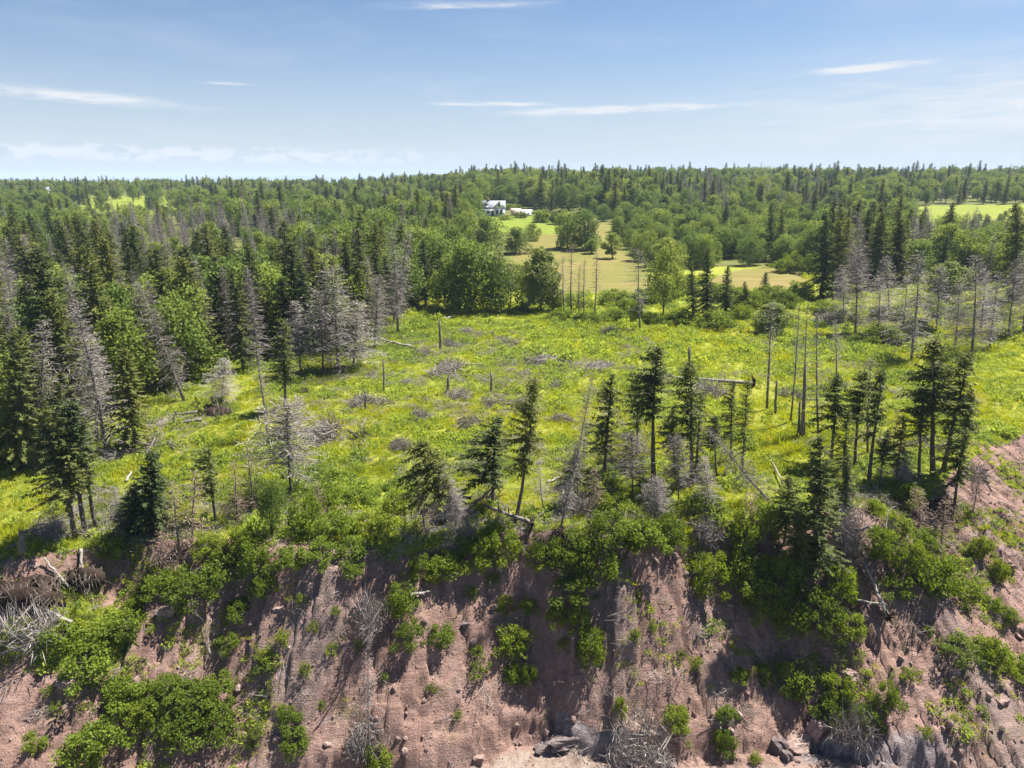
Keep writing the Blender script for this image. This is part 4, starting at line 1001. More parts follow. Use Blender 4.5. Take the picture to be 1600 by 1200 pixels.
# ------------------------------------------------------------------ shrubs on and above the bank
def nth(i):
    n = 'first second third fourth fifth sixth seventh eighth ninth tenth eleventh twelfth thirteenth fourteenth fifteenth sixteenth seventeenth eighteenth nineteenth twentieth'.split()
    return n[i] if i < 20 else ('twenty ' + n[i - 20] if i < 29 else 'thirtieth' if i == 29 else 'thirty ' + n[i - 30])
SHR = [
 (300, 1118, 72, 70, 'large leafy bush at the middle of the lower left clump'), (258, 1085, 58, 50, 'leafy bush at the upper left of the lower left clump'), (338, 1092, 62, 60, 'leafy bush at the right of the lower left clump'),
 (285, 1160, 70, 50, 'leafy bush at the bottom of the lower left clump'), (345, 1140, 56, 54, 'leafy bush at the lower right of the lower left clump'), (232, 1130, 50, 46, 'olive bush left of the lower left clump'),
 (150, 1178, 74, 66, 'leafy bush near the bottom left corner'), (205, 1110, 46, 40, 'bright leafy bush between the two lower left clumps'), (55, 1165, 38, 28, 'small bush at the bottom left corner'), (190, 1085, 60, 44, 'dark leafy bush below the grassy mound'),
 (140, 1050, 84, 60, 'yellowish bush on the left grassy mound'), (165, 995, 70, 44, 'yellow green bush above the left grassy mound'), (205, 985, 54, 42, 'dark green bush right of the grassy mound'), (100, 1010, 60, 40, 'olive bush on the left side of the grassy mound'), (30, 1000, 60, 50, 'dark bush at the left frame edge on the bank'),
 (215, 955, 50, 36, 'dark round bush under the left hollow'), (298, 935, 70, 60, 'big bright bush on the left bank lip'), (345, 905, 64, 50, 'bright bush right of the big one on the left lip'), (255, 920, 56, 46, 'shaded bush left of the big bright one on the lip'), (400, 885, 60, 46, 'bright leafy bush below the round leafy tree'),
 (415, 925, 50, 36, 'low bush hanging below the bright lip bushes'), (370, 960, 44, 34, 'small bush with stone beside it on the left bank'), (355, 1010, 44, 40, 'bush by the thin dark dead stem'), (455, 880, 56, 36, 'bright low bush, left in the mid left lip row'), (505, 872, 60, 36, 'bright low bush, centre in the mid left lip row'), (550, 862, 60, 34, 'bright low bush, right in the mid left lip row'),
 (480, 830, 76, 56, 'large green bush right of the round leafy tree'), (530, 838, 76, 52, 'large green bush in the middle of the upper lip thicket'), (585, 832, 78, 56, 'large green bush at the right of the upper lip thicket'), (620, 800, 50, 44, 'green bush at the top right of the upper lip thicket'), (510, 790, 60, 40, 'green bush at the back of the upper lip thicket'), (560, 785, 54, 36, 'low green bush at the back right of the upper lip thicket'),
 (648, 790, 40, 40, 'dark bush beside the tipping spruce'), (552, 892, 40, 26, 'small bright bush below the lip row'),
 (625, 955, 60, 56, 'leafy bush at the top of the centre left bank clump'), (640, 1005, 56, 56, 'leafy bush at the bottom of the centre left bank clump'), (688, 1000, 46, 44, 'leafy bush at the right of the centre left bank clump'), (655, 900, 44, 40, 'shaded bush left of the centre above the bank'), (700, 890, 60, 50, 'dark bush below the tipping spruce'), (750, 880, 60, 60, 'shaded green bush at the centre lip'),
 (785, 870, 60, 60, 'green bush below the fallen rooted trunk'), (800, 1015, 52, 40, 'bright round bush alone at the centre of the bank'), (826, 1065, 34, 34, 'bright bush right one of a low pair on the centre bank'), (800, 1058, 36, 28, 'bright bush left one of a low pair on the centre bank'), (790, 950, 34, 28, 'small olive bush, left of two on the upper bank'), (826, 952, 34, 28, 'small olive bush, right of two on the upper bank'),
 (850, 880, 60, 56, 'bright leafy bush at the head of the centre green strip'), (895, 880, 70, 62, 'large bright bush in the upper centre green strip'), (940, 905, 66, 70, 'large bush at the right of the centre green strip'), (900, 930, 64, 50, 'leafy bush in the middle of the centre green strip'), (870, 970, 44, 36, 'low bush left of the centre green strip'), (905, 985, 52, 54, 'leafy bush in the lower centre green strip'), (922, 1030, 52, 60, 'bush at the tail of the centre green strip'),
 (950, 850, 70, 66, 'dark bush on the lip right of centre'), (1000, 850, 70, 60, 'dark shaded bush below the tallest middle spruce'), (1045, 845, 60, 50, 'dark shaded bush below the double stemmed spruce'), (1100, 800, 70, 50, 'shaded bush above the lip right of centre'), (960, 800, 60, 50, 'shaded bush below the very thin spruce'), (1040, 800, 50, 44, 'shaded low bush at the tree feet right of centre'),
 (1105, 922, 78, 72, 'bright round bush alone right of centre under the lip'), (1160, 850, 66, 66, 'leafy bush left of the big dark front spruce'), (1200, 830, 66, 60, 'light green bush left of the big dark front spruce'), (1165, 910, 62, 56, 'olive bush below the light green one'), (1190, 960, 74, 70, 'dark bush at the left of the shaded clump'), (1235, 985, 80, 80, 'dark bush at the bottom of the shaded clump'), (1280, 975, 80, 80, 'dark bush under the big front spruce'), (1230, 920, 70, 70, 'dark leafy bush left under the big front spruce'), (1310, 930, 70, 70, 'green bush right under the big front spruce'), (1325, 985, 60, 50, 'green bush at the lower right of the shaded clump'),
 (1240, 1078, 56, 52, 'bright bush, largest of three in the shaded gully'), (1192, 1065, 30, 36, 'yellow green bush, middle of three in the shaded gully'), (1155, 1058, 28, 26, 'small bush, left of three in the shaded gully'), (1310, 1080, 64, 56, 'leafy bush on the spur right of the gully'), (1300, 1125, 50, 50, 'leafy bush lower on the spur right of the gully'), (1385, 1105, 46, 50, 'dark bush on the lower right bank'), (1345, 1130, 50, 44, 'olive bush on the lower right bank'), (1135, 1120, 30, 30, 'small bush in the shade at the bottom right of centre'), (1130, 1170, 30, 50, 'leafy bush by the foot rocks'),
 (968, 1115, 26, 34, 'small upright bush on the lower bank centre'), (1055, 1140, 50, 34, 'pale bush at the foot of the bank centre'),
 (1375, 870, 62, 62, 'bright green bush at the left of the right strip'), (1420, 885, 66, 60, 'green bush in the upper right strip'), (1460, 915, 70, 60, 'green bush in the middle right strip'), (1400, 920, 60, 50, 'green bush at the lower left of the right strip'), (1500, 940, 60, 50, 'green bush in the lower right strip'), (1400, 830, 50, 44, 'green bush by the right cliff edge row'), (1365, 800, 40, 36, 'yellow green bush at the feet of the right cliff edge row'), (1420, 790, 50, 44, 'green bush below the right corner spruces'), (1440, 850, 50, 44, 'grey green bush above the right strip'),
 (1500, 1020, 66, 46, 'bush at the left of the low green mat far right'), (1545, 1036, 66, 46, 'bush in the middle of the low green mat far right'), (1588, 1052, 60, 46, 'bush at the right of the low green mat far right'), (1560, 905, 40, 40, 'green bush on the far right bank'), (1548, 950, 40, 30, 'low bush below the far right bank bush'), (1575, 965, 40, 26, 'low streak of a bush at the far right'), (1530, 870, 40, 40, 'olive bush at the top of the far right bank'),
 (425, 790, 40, 36, 'bush at the foot of the dome shaped dead tree'), (330, 860, 50, 40, 'bush under the small spruce'), (380, 850, 56, 40, 'bush left of the round leafy tree'), (180, 865, 46, 36, 'bright bush at the foot of the left trio'), (205, 800, 40, 36, 'yellow green bush left of the dense dark spruce'), (450, 1125, 40, 30, 'low leafy bush alone on the lower left centre bank'), (460, 1165, 46, 36, 'low leafy bush at the bottom left of centre'), (590, 1195, 40, 36, 'leafy bush at the bottom centre left'),
]
for i, (u, v, w, h, lab) in enumerate(SHR):
    p = hit(u, v); s = depth(p) / FPX
    place('shrub', rg.randint(99), p - [0, 0, .25], (h * s * .92 + .25) * rg.uniform(.65, 1.05), w * s * rg.uniform(.8, 1.12), rg.uniform(0, 6.28), 'shrub', lab, 'shrub')
for i, (u, v, w, h) in enumerate(sorted([(418, 1050, 34, 26), (412, 1030, 26, 20), (443, 1005, 26, 22), (518, 1022, 20, 20), (478, 1055, 18, 26), (470, 940, 20, 16), (490, 985, 18, 16), (525, 960, 16, 14), (770, 910, 20, 18), (735, 930, 20, 18), (750, 1055, 30, 22), (745, 1025, 24, 18), (990, 1000, 22, 18), (1085, 1045, 22, 24), (1020, 980, 16, 12), (1420, 1060, 26, 18), (1180, 1190, 20, 18), (1445, 1150, 20, 18), (1065, 1025, 16, 12), (560, 1010, 18, 14), (600, 1060, 16, 12), (880, 1010, 18, 14), (1450, 990, 18, 14), (1340, 1030, 22, 18), (500, 1100, 16, 14), (400, 1150, 20, 16), (90, 1110, 22, 16), (75, 1085, 18, 14), (675, 1080, 18, 12), (715, 1120, 16, 12)])):
    p = hit(u, v); s = depth(p) / FPX
    place('small_shrub', i, p - [0, 0, .12], h * s + .12, w * s * 1.1, rg.uniform(0, 6.28), 'small_shrub', 'small leafy tuft on the bare red bank, %s counted from the left' % nth(i), 'shrub', 'small tufts dotted over the red bank')
# hedgerow shrubs behind the meadow, by the lawn and the far right
k = 0
for (u, v, w, h) in sorted([(1045, 462, 60, 26), (1075, 456, 60, 28), (1120, 470, 60, 28), (1150, 474, 56, 26), (1010, 474, 50, 24), (960, 474, 56, 22), (900, 480, 56, 22), (800, 450, 50, 24), (800, 432, 44, 20), (1210, 466, 56, 22), (1250, 462, 44, 24), (880, 500, 40, 18), (920, 504, 46, 18), (960, 500, 46, 20), (985, 490, 40, 24), (1060, 505, 50, 24), (1120, 512, 60, 26), (1160, 500, 40, 26), (1180, 480, 50, 26), (1225, 480, 50, 28), (1245, 470, 40, 22), (1330, 505, 50, 22), (1390, 500, 60, 24), (1445, 480, 50, 24), (1480, 500, 60, 24),
                     (1550, 500, 50, 20), (1240, 420, 40, 30), (1262, 428, 40, 34), (1225, 425, 40, 22), (870, 478, 30, 22), (1020, 505, 30, 18), (1290, 490, 50, 22), (1380, 535, 60, 30), (1430, 520, 50, 26), (820, 488, 30, 16)]):
    p = hit(u, v); s = depth(p) / FPX; k += 1
    place('shrub', k * 3, p - [0, 0, .15], h * s, w * s, rg.uniform(0, 6.28), 'shrub', '%s shrub from the left in the hedgerow behind the meadow' % nth(k - 1), 'shrub', 'hedgerow shrubs behind the meadow')
for (u, v, w, h, lab) in [(790, 343, 26, 7, 'clipped dark hedge left of the garden post'), (813, 340, 24, 8, 'clipped dark hedge before the outbuildings'), (848, 347, 34, 18, 'bushy shrub at the right end of the lawn'), (872, 350, 30, 18, 'broad shrub at the lawn corner'), (800, 327, 40, 8, 'bright green shrub bed behind the outbuildings')]:
    p = hit(u, v); s = depth(p) / FPX; k += 1
    place('shrub', k, p, h * s, w * s, .7 * k, 'garden_shrub', lab, 'shrub')

# ------------------------------------------------------------------ woods: individual trees by zone, the rest one mass
rw = np.random.RandomState(77)
UL = [-400, 0, 60, 150, 200, 250, 300, 400, 480, 560, 600, 630, 650, 700, 720, 735]
VL = [770, 732, 725, 680, 640, 618, 606, 580, 565, 540, 508, 474, 464, 455, 425, 400]
UR = [735, 745, 840, 900, 935, 950, 985, 1020, 1100, 1150, 1262, 1280, 1330, 1420, 1450, 1500, 1600, 2000]
VR = [400, 345, 330, 333, 345, 366, 400, 420, 426, 414, 418, 440, 455, 450, 440, 440, 450, 470]
cand = []
for y0, y1, sp_ in ((50, 80, 3.7), (80, 120, 4.2), (120, 170, 5.4), (170, 260, 7.0), (260, 400, 8.6), (400, 760, 11.5)):
    ny = int((y1 - y0) / sp_)
    for j in range(ny):
        yy = y0 + (j + .5) * sp_
        hw = .84 * (yy * CP + 8) + 4
        xx = np.arange(-hw, hw, sp_); xx = xx + rw.uniform(-.42, .42, xx.size) * sp_
        cand.append(np.stack([xx, yy + rw.uniform(-.42, .42, xx.size) * sp_], 1))
cand = np.vstack(cand); cz = height(cand[:, 0], cand[:, 1]); cu, cvv = project(cand[:, 0], cand[:, 1], cz)
ok = np.where(cu < 735, cvv < np.interp(cu, UL, VL), cvv < np.interp(cu, UR, VR))
inf = pip(cu, cvv, FIELDS[0]) & (rw.rand(len(cu)) < .72)
ok &= ~inf
for p in FIELDS[1:] + [HAY, LAWN, [(742, 324), (842, 324), (842, 345), (742, 345)]]: ok &= ~pip(cu, cvv, p)
cand, cz, cu, cvv = cand[ok], cz[ok], cu[ok], cvv[ok]
kinds = ['spruce', 'broad', 'dead']
PRO['broad'] = PRO['broad'] + PRO['bushy']
def zone(u, v):
    """(name of the wood, weights spruce/broad/dead, min and max height, density)"""
    if u < 735:
        if v > 432 and 175 < u < 480 and v < 478: return 'left', (.30, .28, .42), 7.0, 9.5, .95
        if v > 470 and u < 270: return 'left', (.42, .20, .38), 10, 14.5, .95
        if v > 432: return 'left', (.52, .26, .22), 10.5, 14.5, .95
        if 115 < u < 300 and 328 < v < 372: return 'left', (.3, .7, 0), 3.5, 5.5, .8
        if 175 < u < 480 and v > 372: return 'left', (.10, .14, .76), 9.0, 12.5, 1
        if u < 250 and v > 335: return 'left', (.18, .74, .08), 8.5, 12.5, .9
        if v > 345: return 'left', (.42, .50, .08), 10.0, 15.0, .9
        return 'skyline', (.38, .58, .04), 7.5, 13.0, .8
    if v < 300: return 'skyline', (.36, .58, .06), 8.5, 15.5, .85
    if u < 845: return 'cottage', (.15, .85, 0), 12, 17, .95
    if u < 1020 and v < 345: return 'cottage', (.60, .40, 0), 12, 18, .9
    if 1020 <= u < 1330 and v < 345: return 'ridge', (.32, .32, .36), 10, 15, .92
    if u < 1262: return 'hay', (.05, .95, 0), 6.5, 10, .95
    if u < 1430 and v > 380: return 'right', (.66, .26, .08), 10, 14, .9
    if u > 1420 and 336 < v < 380: return 'right', (.2, .75, .05), 3.5, 5.5, .8
    if v > 350: return 'right', (.34, .48, .18), 8, 13, .8
    return 'right', (.34, .60, .06), 9, 15, .85
COLS = [(120, 'by the left frame edge'), (260, 'behind the bleached leaning dead spruce'), (390, 'behind the small uprooted tree'), (500, 'left of the big silvery dead spruce'), (620, 'behind the big silvery dead spruce'), (735, 'left of the leafy clump'),
        (800, 'behind the cottage'), (850, 'behind the outbuildings'), (930, 'above the leafy pair'), (1010, 'above the lone hay field tree'), (1100, 'above the small spruce group'), (1190, 'left of the dark spruce pair'), (1262, 'right of the dark spruce pair'), (1350, 'around the left dark right stand'), (1430, 'around the middle dark right stand'), (1520, 'behind the bright rounded bush'), (9999, 'by the right frame edge')]
ROWN = [(560, 'front'), (480, 'second'), (430, 'third'), (395, 'middle'), (365, 'rear'), (340, 'far'), (0, 'farthest')]
def wood_label(k, u, v, h, wd, zn):
    a = ['short', 'mid sized', 'tall', 'very tall'][int(np.clip((h - 8.5) / 2.2, 0, 3))] + ' ' + ['slim', 'broad'][int(wd / h > (.44, .8, .31)[k])]
    return a + ' ' + ('dark spruce', 'leafy tree', 'dead spruce')[k] + ', ' + [n for t_, n in ROWN if v >= t_][0] + ' wood band, ' + [n for t_, n in COLS if u < t_][0]
LIM = [285, 285, 200]
cnt = [0, 0, 0]; mass = []
order = np.argsort(cand[:, 1])
for i in order:
    u, v = cu[i], cvv[i]
    zn, w, h0, h1, den = zone(u, v)
    if rw.rand() > den: rw.rand(3); continue
    x, y = cand[i]
    clus = float(fbm(np.array([x / 26]), np.array([y / 26]), 5, 2)[0])
    w = np.array(w); w = w * np.array([1 + 1.3 * clus, 1 - 1.3 * clus, 1.0]); w = np.clip(w, 0, None); w /= w.sum()
    k = int(np.searchsorted(np.cumsum(w), rw.rand() * .9999))
    h = rw.uniform(h0, h1) * (rw.uniform(.82, 1.2) if k != 1 else .88) * (.92 if rw.rand() < .3 else 1.0)
    wd = h * (rw.uniform(.36, .52) if k == 0 else rw.uniform(.65, 1.0) if k == 1 else rw.uniform(.26, .36))
    pr = rw.randint(99); rz = rw.uniform(0, 6.28)
    inv = -30 < u < 1630
    if inv and cnt[k] < LIM[k]:
        cnt[k] += 1
        place('bushy' if k == 1 and zn in ('hay', 'right') else kinds[k], pr, (x, y, cz[i] - .15), h, wd, rz, ['spruce_tree', 'broadleaf_tree', 'dead_spruce'][k], wood_label(k, u, v, h, wd, zn), 'tree', 'trees of the woods behind the meadow')
    else:
        mass.append((x, y, cz[i] - .15, rz, wd, h, k, pr))
print('woods', cnt, len(mass))

# ------------------------------------------------------------------ scattered stuff through geometry nodes
def scatter(name, pts, rot, scl, idx, meshes, label, cat=None, patch=None):
    pc = bpy.data.collections.new(name + '_kinds')
    for i, me in enumerate(meshes):
        pc.objects.link(bpy.data.objects.new('%s_kind_%02d' % (name, i), me))
    me = bpy.data.meshes.new(name); n = len(pts)
    me.vertices.add(n); me.vertices.foreach_set('co', np.asarray(pts, float).ravel())
    for k, t, a in (('rot', 'FLOAT_VECTOR', rot), ('scl', 'FLOAT_VECTOR', scl)):
        at = me.attributes.new(k, t, 'POINT'); at.data.foreach_set('vector', np.asarray(a, float).ravel())
    at = me.attributes.new('idx', 'INT', 'POINT'); at.data.foreach_set('value', np.asarray(idx, int))
    if patch is not None:
        at = me.attributes.new('patch', 'FLOAT', 'POINT'); at.data.foreach_set('value', np.asarray(patch, float))
    ob = mkobj(name, me)
    g = bpy.data.node_groups.new(name, 'GeometryNodeTree')
    g.interface.new_socket('Geometry', in_out='INPUT', socket_type='NodeSocketGeometry'); g.interface.new_socket('Geometry', in_out='OUTPUT', socket_type='NodeSocketGeometry')
    i = g.nodes.new('NodeGroupInput'); o = g.nodes.new('NodeGroupOutput'); ip = g.nodes.new('GeometryNodeInstanceOnPoints'); ci = g.nodes.new('GeometryNodeCollectionInfo')
    ci.inputs['Collection'].default_value = pc; ci.inputs['Separate Children'].default_value = True; ci.inputs['Reset Children'].default_value = True
    g.links.new(i.outputs[0], ip.inputs['Points']); g.links.new(ci.outputs[0], ip.inputs['Instance']); ip.inputs['Pick Instance'].default_value = True
    for nm, ty, sk in (('idx', 'INT', 'Instance Index'), ('rot', 'FLOAT_VECTOR', 'Rotation'), ('scl', 'FLOAT_VECTOR', 'Scale')):
        a = g.nodes.new('GeometryNodeInputNamedAttribute'); a.data_type = ty; a.inputs['Name'].default_value = nm
        g.links.new(a.outputs[0], ip.inputs[sk])
    g.links.new(ip.outputs[0], o.inputs[0])
    md = ob.modifiers.new('scatter', 'NODES'); md.node_group = g
    tag(ob, label, cat, None, 'stuff'); return ob
def joined(tm, cm, name):
    v, f, mi, tn, mats, n = [], [], [], [], [], 0
    me = bpy.data.meshes.new(name)
    for m_ in (tm, cm):
        a = np.empty(len(m_.vertices) * 3); m_.vertices.foreach_get('co', a); q = np.empty(len(m_.loops), int); m_.loops.foreach_get('vertex_index', q)
        k = np.empty(len(m_.polygons), int); m_.polygons.foreach_get('material_index', k); t = np.empty(len(m_.vertices)); m_.attributes['tint'].data.foreach_get('value', t)
        v.append(a); f.append(q + n); n += len(m_.vertices); mi.append(k + len(me.materials)); tn.append(t)
        for x in m_.materials: me.materials.append(x)
    v, f = np.concatenate(v), np.concatenate(f)
    me.vertices.add(n); me.vertices.foreach_set('co', v); me.loops.add(len(f)); me.loops.foreach_set('vertex_index', f); me.polygons.add(len(f) // 3)
    me.polygons.foreach_set('loop_start', np.arange(0, len(f), 3)); me.polygons.foreach_set('material_index', np.concatenate(mi))
    at = me.attributes.new('tint', 'FLOAT', 'POINT'); at.data.foreach_set('value', np.concatenate(tn)); me.update(calc_edges=True)
    return me
allp, off = [], []
for k in kinds:
    off.append(len(allp))
    for tm, cm, H, R in PRO[k]: allp.append((joined(tm, cm, 'far_' + k), H, R))
ms = np.array(mass)
if len(ms):
    ids = np.array([off[int(m_[6])] + int(m_[7]) % len(PRO[kinds[int(m_[6])]]) for m_ in ms])
    Hs = np.array([allp[i][1] for i in ids]); Rs = np.array([allp[i][2] for i in ids])
    scatter('distant_forest', ms[:, :3], np.c_[np.zeros(len(ms)), np.zeros(len(ms)), ms[:, 3]], np.c_[ms[:, 4] / (2 * Rs), ms[:, 4] / (2 * Rs), ms[:, 5] / Hs], ids, [a[0] for a in allp], 'distant mixed forest covering the rising land behind')

# ground plants
def tuft(seed, n, h, spread, wid, bend):
    rn = np.random.RandomState(seed); b = MB()
    a = rn.uniform(0, 6.28, n); r = spread * np.sqrt(rn.rand(n))
    B = np.c_[r * np.cos(a), r * np.sin(a), np.full(n, -.03)]
    L = h * rn.uniform(.5, 1.1, n)
    D = unit(np.c_[np.cos(a) * rn.uniform(0, bend, n) + rn.normal(0, .15, n), np.sin(a) * rn.uniform(0, bend, n) + rn.normal(0, .15, n), np.ones(n)]) * L[:, None]
    W = unit(np.cross(D, sph(rn, n))) * wid
    b.diamonds(B, D, W, 0, np.clip(rn.normal(.5, .2, n), 0, 1), .35)
    return b.mesh('tuft', ['grass'])
def weed(seed, n, h, spread, leaf):
    rn = np.random.RandomState(seed); b = MB()
    d = sph(rn, n); d[:, 2] = np.abs(d[:, 2]); rad = rn.uniform(.35, 1, (n, 1)) ** .6
    B = d * rad * [spread, spread, h]
    D = unit(d * .6 + sph(rn, n) * .7 + [0, 0, .25]) * leaf * rn.uniform(.6, 1.2, (n, 1)); W = unit(np.cross(D, sph(rn, n) + [0, 0, .6])) * leaf * .28
    b.diamonds(B, D, W, 0, np.clip(.5 + .25 * (rad[:, 0] - .8) + rn.normal(0, .16, n), 0, 1))
    return b.mesh('weed', ['weed'])
TUFTS = [tuft(1, 46, .30, .32, .020, 1.5), tuft(2, 46, .38, .32, .020, 1.2), tuft(3, 40, .24, .38, .022, 1.8), tuft(4, 50, .46, .28, .018, 1.0)]
WEEDS = [weed(5, 60, .32, .36, .17), weed(6, 60, .42, .34, .19), weed(7, 50, .26, .42, .16), weed(8, 70, .5, .36, .2)]
rs = np.random.RandomState(3)
def spots(x0, x1, y0, y1, dens):
    n = int((x1 - x0) * (y1 - y0) * dens); return np.c_[rs.uniform(x0, x1, n), rs.uniform(y0, y1, n)]
P = np.vstack([spots(-48, 58, 30, 58, 9.0), spots(-66, 70, 58, 82, 6.0), spots(-60, 100, 82, 110, 4.0), spots(-60, 125, 110, 150, 2.0)])
z = height(P[:, 0], P[:, 1]); u, v = project(P[:, 0], P[:, 1], z)
keep = (u > -60) & (u < 1660) & (v < 1230)
P, z, u, v = P[keep], z[keep], u[keep], v[keep]
vf, t, ex = veg_field(P[:, 0], P[:, 1])
keep = (vf + fbm(P[:, 0] / .8, P[:, 1] / .8, 6, 2) * .5 > .45) & (t < .97) & ~pip(u, v, HAY)
keep &= ~((u < 735) & (v < np.interp(u, UL, VL) - 22))
keep &= (v > 455) | (u > 640)
P, z, u, v, t = P[keep], z[keep], u[keep], v[keep], t[keep]
n = len(P); pn = fbm(P[:, 0] / 5, P[:, 1] / 5, 9, 3)
isw = pn + rs.normal(0, .25, n) > .02
idx = np.where(isw, 4 + rs.randint(0, 4, n), rs.randint(0, 4, n))
sc = rs.uniform(.5, 1.0, n) * (1 + .5 * (rs.rand(n) < .06)) * np.clip(1 + .8 * fbm(P[:, 0] / 1.6, P[:, 1] / 1.6, 11, 2), .5, 1.7) * np.where(P[:, 1] > 82, 1.35, 1.0) * np.where(t > 0.02, .75, 1)
hz = sc * rs.uniform(.7, 1.2, n) * (1 + .4 * np.clip(fbm(P[:, 0] / 11, P[:, 1] / 11, 2, 2), -.8, 1))
scatter('meadow_grass', np.c_[P, z], np.c_[rs.normal(0, .12, n), rs.normal(0, .12, n), rs.uniform(0, 6.28, n)], np.c_[sc, sc, hz], idx, TUFTS + WEEDS, 'lush yellow green grass and weeds covering the meadow', 'grass', np.clip(.47 + .45 * fbm(P[:, 0] / 7, P[:, 1] / 7, 12, 3) + .35 * fbm(P[:, 0] / 1.8, P[:, 1] / 1.8, 3, 2), 0, 1))
print('grass', n)

# low growth on the bank
P = spots(-46, 56, 25, 56, 16.0)
z = height(P[:, 0], P[:, 1]); vf, t, ex = veg_field(P[:, 0], P[:, 1])
pn = fbm(P[:, 0] / 2.4, P[:, 1] / 2.4, 15, 4) + .35 * fbm(P[:, 0] / 9, P[:, 1] / 9, 1, 2)
keep = (t > -.02) & (t < .93) & (pn + .32 * (.42 - t) - .15 * np.exp(-((ex - 4) / 5) ** 2) + .10 * ss(0, -14, ex) > rs.uniform(.12, .42, len(P)))
P, z, t, pn = P[keep], z[keep], t[keep], pn[keep]; n = len(P)
sc = rs.uniform(.3, .8, n) * (1 + .8 * (rs.rand(n) < .06))
scatter('bank_weeds', np.c_[P, z], np.c_[rs.normal(.3, .2, n), rs.normal(0, .2, n), rs.uniform(0, 6.28, n)], np.c_[sc, sc, sc], np.where(rs.rand(n) < .55, 4 + rs.randint(0, 4, n), rs.randint(0, 4, n)), TUFTS + WEEDS, 'low weeds and grass growing in patches on the red bank', 'weeds', np.clip(rs.normal(.35, .3, n), 0, 1))
print('bank weeds', n)
# dead twig litter over the cleared meadow and the bank
def litter(seed):
    rn = np.random.RandomState(seed); b = MB()
    for k in range(5):
        a = rn.uniform(0, 6.28); L = rn.uniform(.25, .8); c = np.array([rn.normal(0, .25), rn.normal(0, .25), rn.uniform(.08, .3)]); d = np.array([math.cos(a), math.sin(a), rn.normal(0, .2)]) * L
        b.tube([c - d, c + rn.normal(0, .04, 3), c + d], [.018, .014, .005], 3)
    m = 60; B = rn.normal(0, .35, (m, 3)) * [1, 1, .3] + [0, 0, .2]; D = unit(sph(rn, m)) * rn.uniform(.1, .4, (m, 1))
    b.diamonds(B, D, unit(np.cross(D, sph(rn, m))) * .009, 0, np.clip(rn.normal(.55, .25, m), 0, 1))
    return b.mesh('litter', ['dead'])
LIT = [litter(i) for i in range(6)]
P = np.vstack([spots(-44, 50, 38, 100, 1.9), spots(-40, 52, 27, 46, 1.4)])
z = height(P[:, 0], P[:, 1]); d_, s_ = edge_dist(P[:, 0], P[:, 1]); u, v = project(P[:, 0], P[:, 1], z)
pn = fbm(P[:, 0] / 5, P[:, 1] / 5, 10, 3)
keep = ((d_ < 0) & (pn + .5 * np.exp(-((P[:, 0] + 3) / 16) ** 2) - .0 > rs.uniform(.05, .9, len(P)))) | ((d_ >= 0) & (d_ < 8) & (rs.rand(len(P)) < .22))
P, z = P[keep], z[keep]; n = len(P); sc = rs.uniform(.5, 1.3, n)
scatter('twig_litter', np.c_[P, z], np.c_[rs.normal(0, .15, n), rs.normal(0, .15, n), rs.uniform(0, 6.28, n)], np.c_[sc, sc, sc], rs.randint(0, 6, n), LIT, 'grey dead twigs littering the cleared meadow and bank', 'twigs')
print('litter', n)
# stones and clods
def stone(seed, flatn=.7, sub=2):
    import bmesh
    rn = np.random.RandomState(seed); bm = bmesh.new(); bmesh.ops.create_icosphere(bm, subdivisions=sub, radius=1.0)
    pl = sph(rn, 9); dd = rn.uniform(.45, .85, 9)
    for vx in bm.verts:
        c = np.array(vx.co)
        for k in range(9):
            q = c @ pl[k]
            if q > dd[k]: c = c - pl[k] * (q - dd[k])
        vx.co = c * [1, .8, flatn]
    me = bpy.data.meshes.new('stone'); bm.to_mesh(me); bm.free(); me.materials.append(M['rock']); return me
STONES = [stone(i, .5 + .1 * (i % 4), 2 if i < 3 else 1) for i in range(6)]
P = spots(-46, 56, 24, 56, 7.0)
z = height(P[:, 0], P[:, 1]); vf, t, ex = veg_field(P[:, 0], P[:, 1])
keep = (vf < .35) & (t > .02) & (t < 1.25) & (rs.rand(len(P)) < np.where(t > .9, 1, .75))
P, z, t = P[keep], z[keep], t[keep]; n = len(P)
sc = .035 * np.exp(rs.exponential(.55, n)); sc = np.minimum(sc, .32)
scatter('scree_stones', np.c_[P, z + sc * .2], rs.uniform(-3, 3, (n, 3)), np.c_[sc, sc, sc], rs.randint(0, 6, n), STONES, 'loose red stones and clods strewn over the bank', 'stones')
print('stones', n)
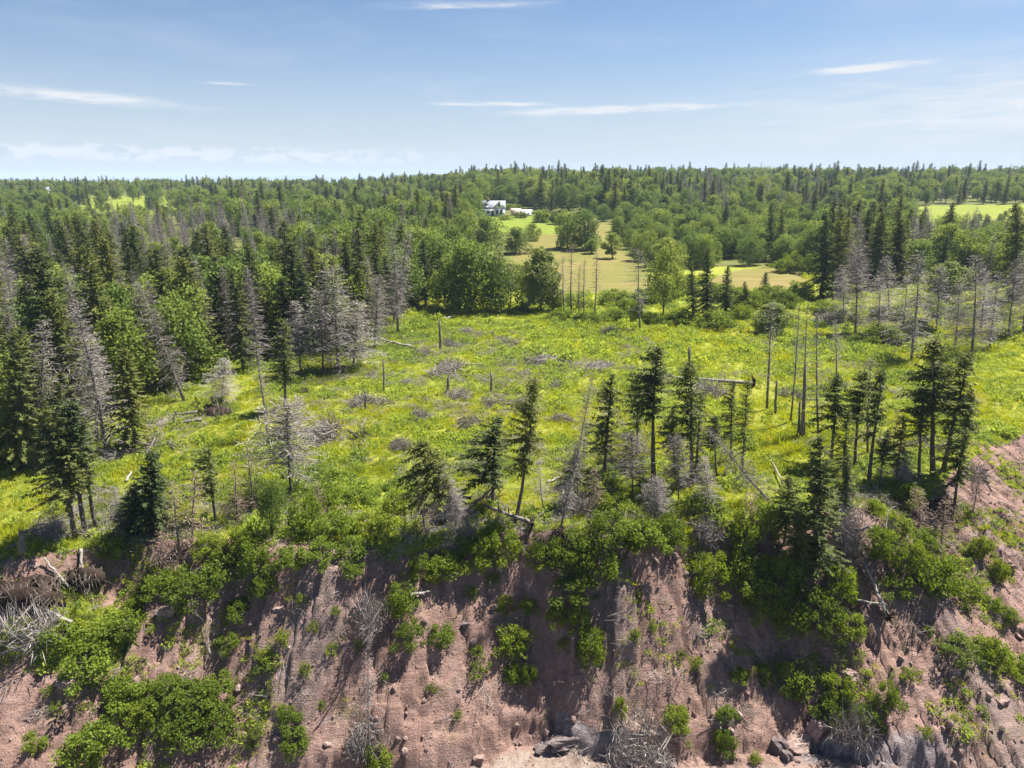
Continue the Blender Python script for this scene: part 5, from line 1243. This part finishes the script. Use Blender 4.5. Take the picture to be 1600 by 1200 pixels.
def slab(u, v, wpx, dpx, hpx, label, rz=0.0, tilt=0.0, mat='grock', name='boulder', seed=0):
    import bmesh
    p = hit(u, v); s = depth(p) / FPX; rn = np.random.RandomState(int(u + v))
    bm = bmesh.new(); bmesh.ops.create_cube(bm, size=1.0); bmesh.ops.subdivide_edges(bm, edges=bm.edges, cuts=5, use_grid_fill=True)
    for vx in bm.verts:
        c = np.array(vx.co); L = np.abs(c).max(); r = np.linalg.norm(c)
        c = c * (1 - .10 * (r / .866) ** 6) + rn.normal(0, .012, 3) + .22 * np.array([vn(np.array([c[1] * 4 + seed]), np.array([c[2] * 4]), 3)[0] - .5, vn(np.array([c[0] * 4]), np.array([c[2] * 4 + seed]), 5)[0] - .5, vn(np.array([c[0] * 4 + seed]), np.array([c[1] * 4]), 7)[0] - .5])
        vx.co = c * [wpx * s, dpx * s, hpx * s]
    me = bpy.data.meshes.new(name); bm.to_mesh(me); bm.free(); me.materials.append(M[mat])
    ob = mkobj(name, me, None, p + [0, 0, hpx * s * .06]); ob.rotation_euler = (tilt, .1 * rn.normal(), rz); tag(ob, label, 'rock'); return ob
slab(1213, 1172, 22, 34, 34, 'grey block of rock standing at the foot of the gully', .3, -.35)
slab(1224, 1185, 14, 30, 22, 'narrow dark rock leaning on the grey block', .3, -.3)
slab(1245, 1170, 34, 34, 30, 'pinkish rock right of the grey block', -.4, .3, 'rock')
slab(1278, 1140, 30, 22, 34, 'jutting rock ledge under the pale dry brush', .6, .2, 'rock')
slab(1325, 1055, 16, 26, 12, 'flat slab stuck in the right bank', .4, -.4, 'rock')
slab(746, 1186, 16, 12, 12, 'reddish boulder on the beach', .3, 0, 'rock')
slab(880, 1158, 44, 26, 16, 'grey rock outcrop at the foot of the centre bank', .2, -.3)
slab(848, 1172, 26, 18, 14, 'grey rock shoulder left of the centre outcrop', .5, -.2)
slab(437, 951, 16, 12, 10, 'pale stone on the left centre bank', 0, 0, 'rock')
slab(104, 1070, 24, 18, 18, 'reddish stone under the left grassy mound', .2, .1, 'rock')
slab(370, 955, 12, 9, 10, 'white stone beside the small left bank bush', .2, .1, 'grock')
slab(727, 976, 12, 9, 8, 'pale stone on the upper centre bank', .2, .1, 'grock')
slab(258, 957, 24, 16, 16, 'cracked clay block under the left bank bushes', .4, .1, 'rock')
slab(1565, 1095, 20, 14, 12, 'dark stone on the far right bank', .4, .1, 'rock')

# ------------------------------------------------------------------ summer haze: one even box of air
m, nt, o = newmat('haze_air')
pv = nt.nodes.new('ShaderNodeVolumePrincipled'); pv.inputs['Color'].default_value = (0.62, 0.78, 1.0, 1); pv.inputs['Density'].default_value = 0.00015
nt.links.new(pv.outputs[0], o.inputs['Volume']); M['haze_air'] = m
b = MB(); b.box((-15600, -3600, -40.0), (15600, 15600, 120.0))
tag(mkobj('haze', b.mesh('haze', ['haze_air'])), 'thin bluish summer haze over the land', 'haze', None, 'stuff')
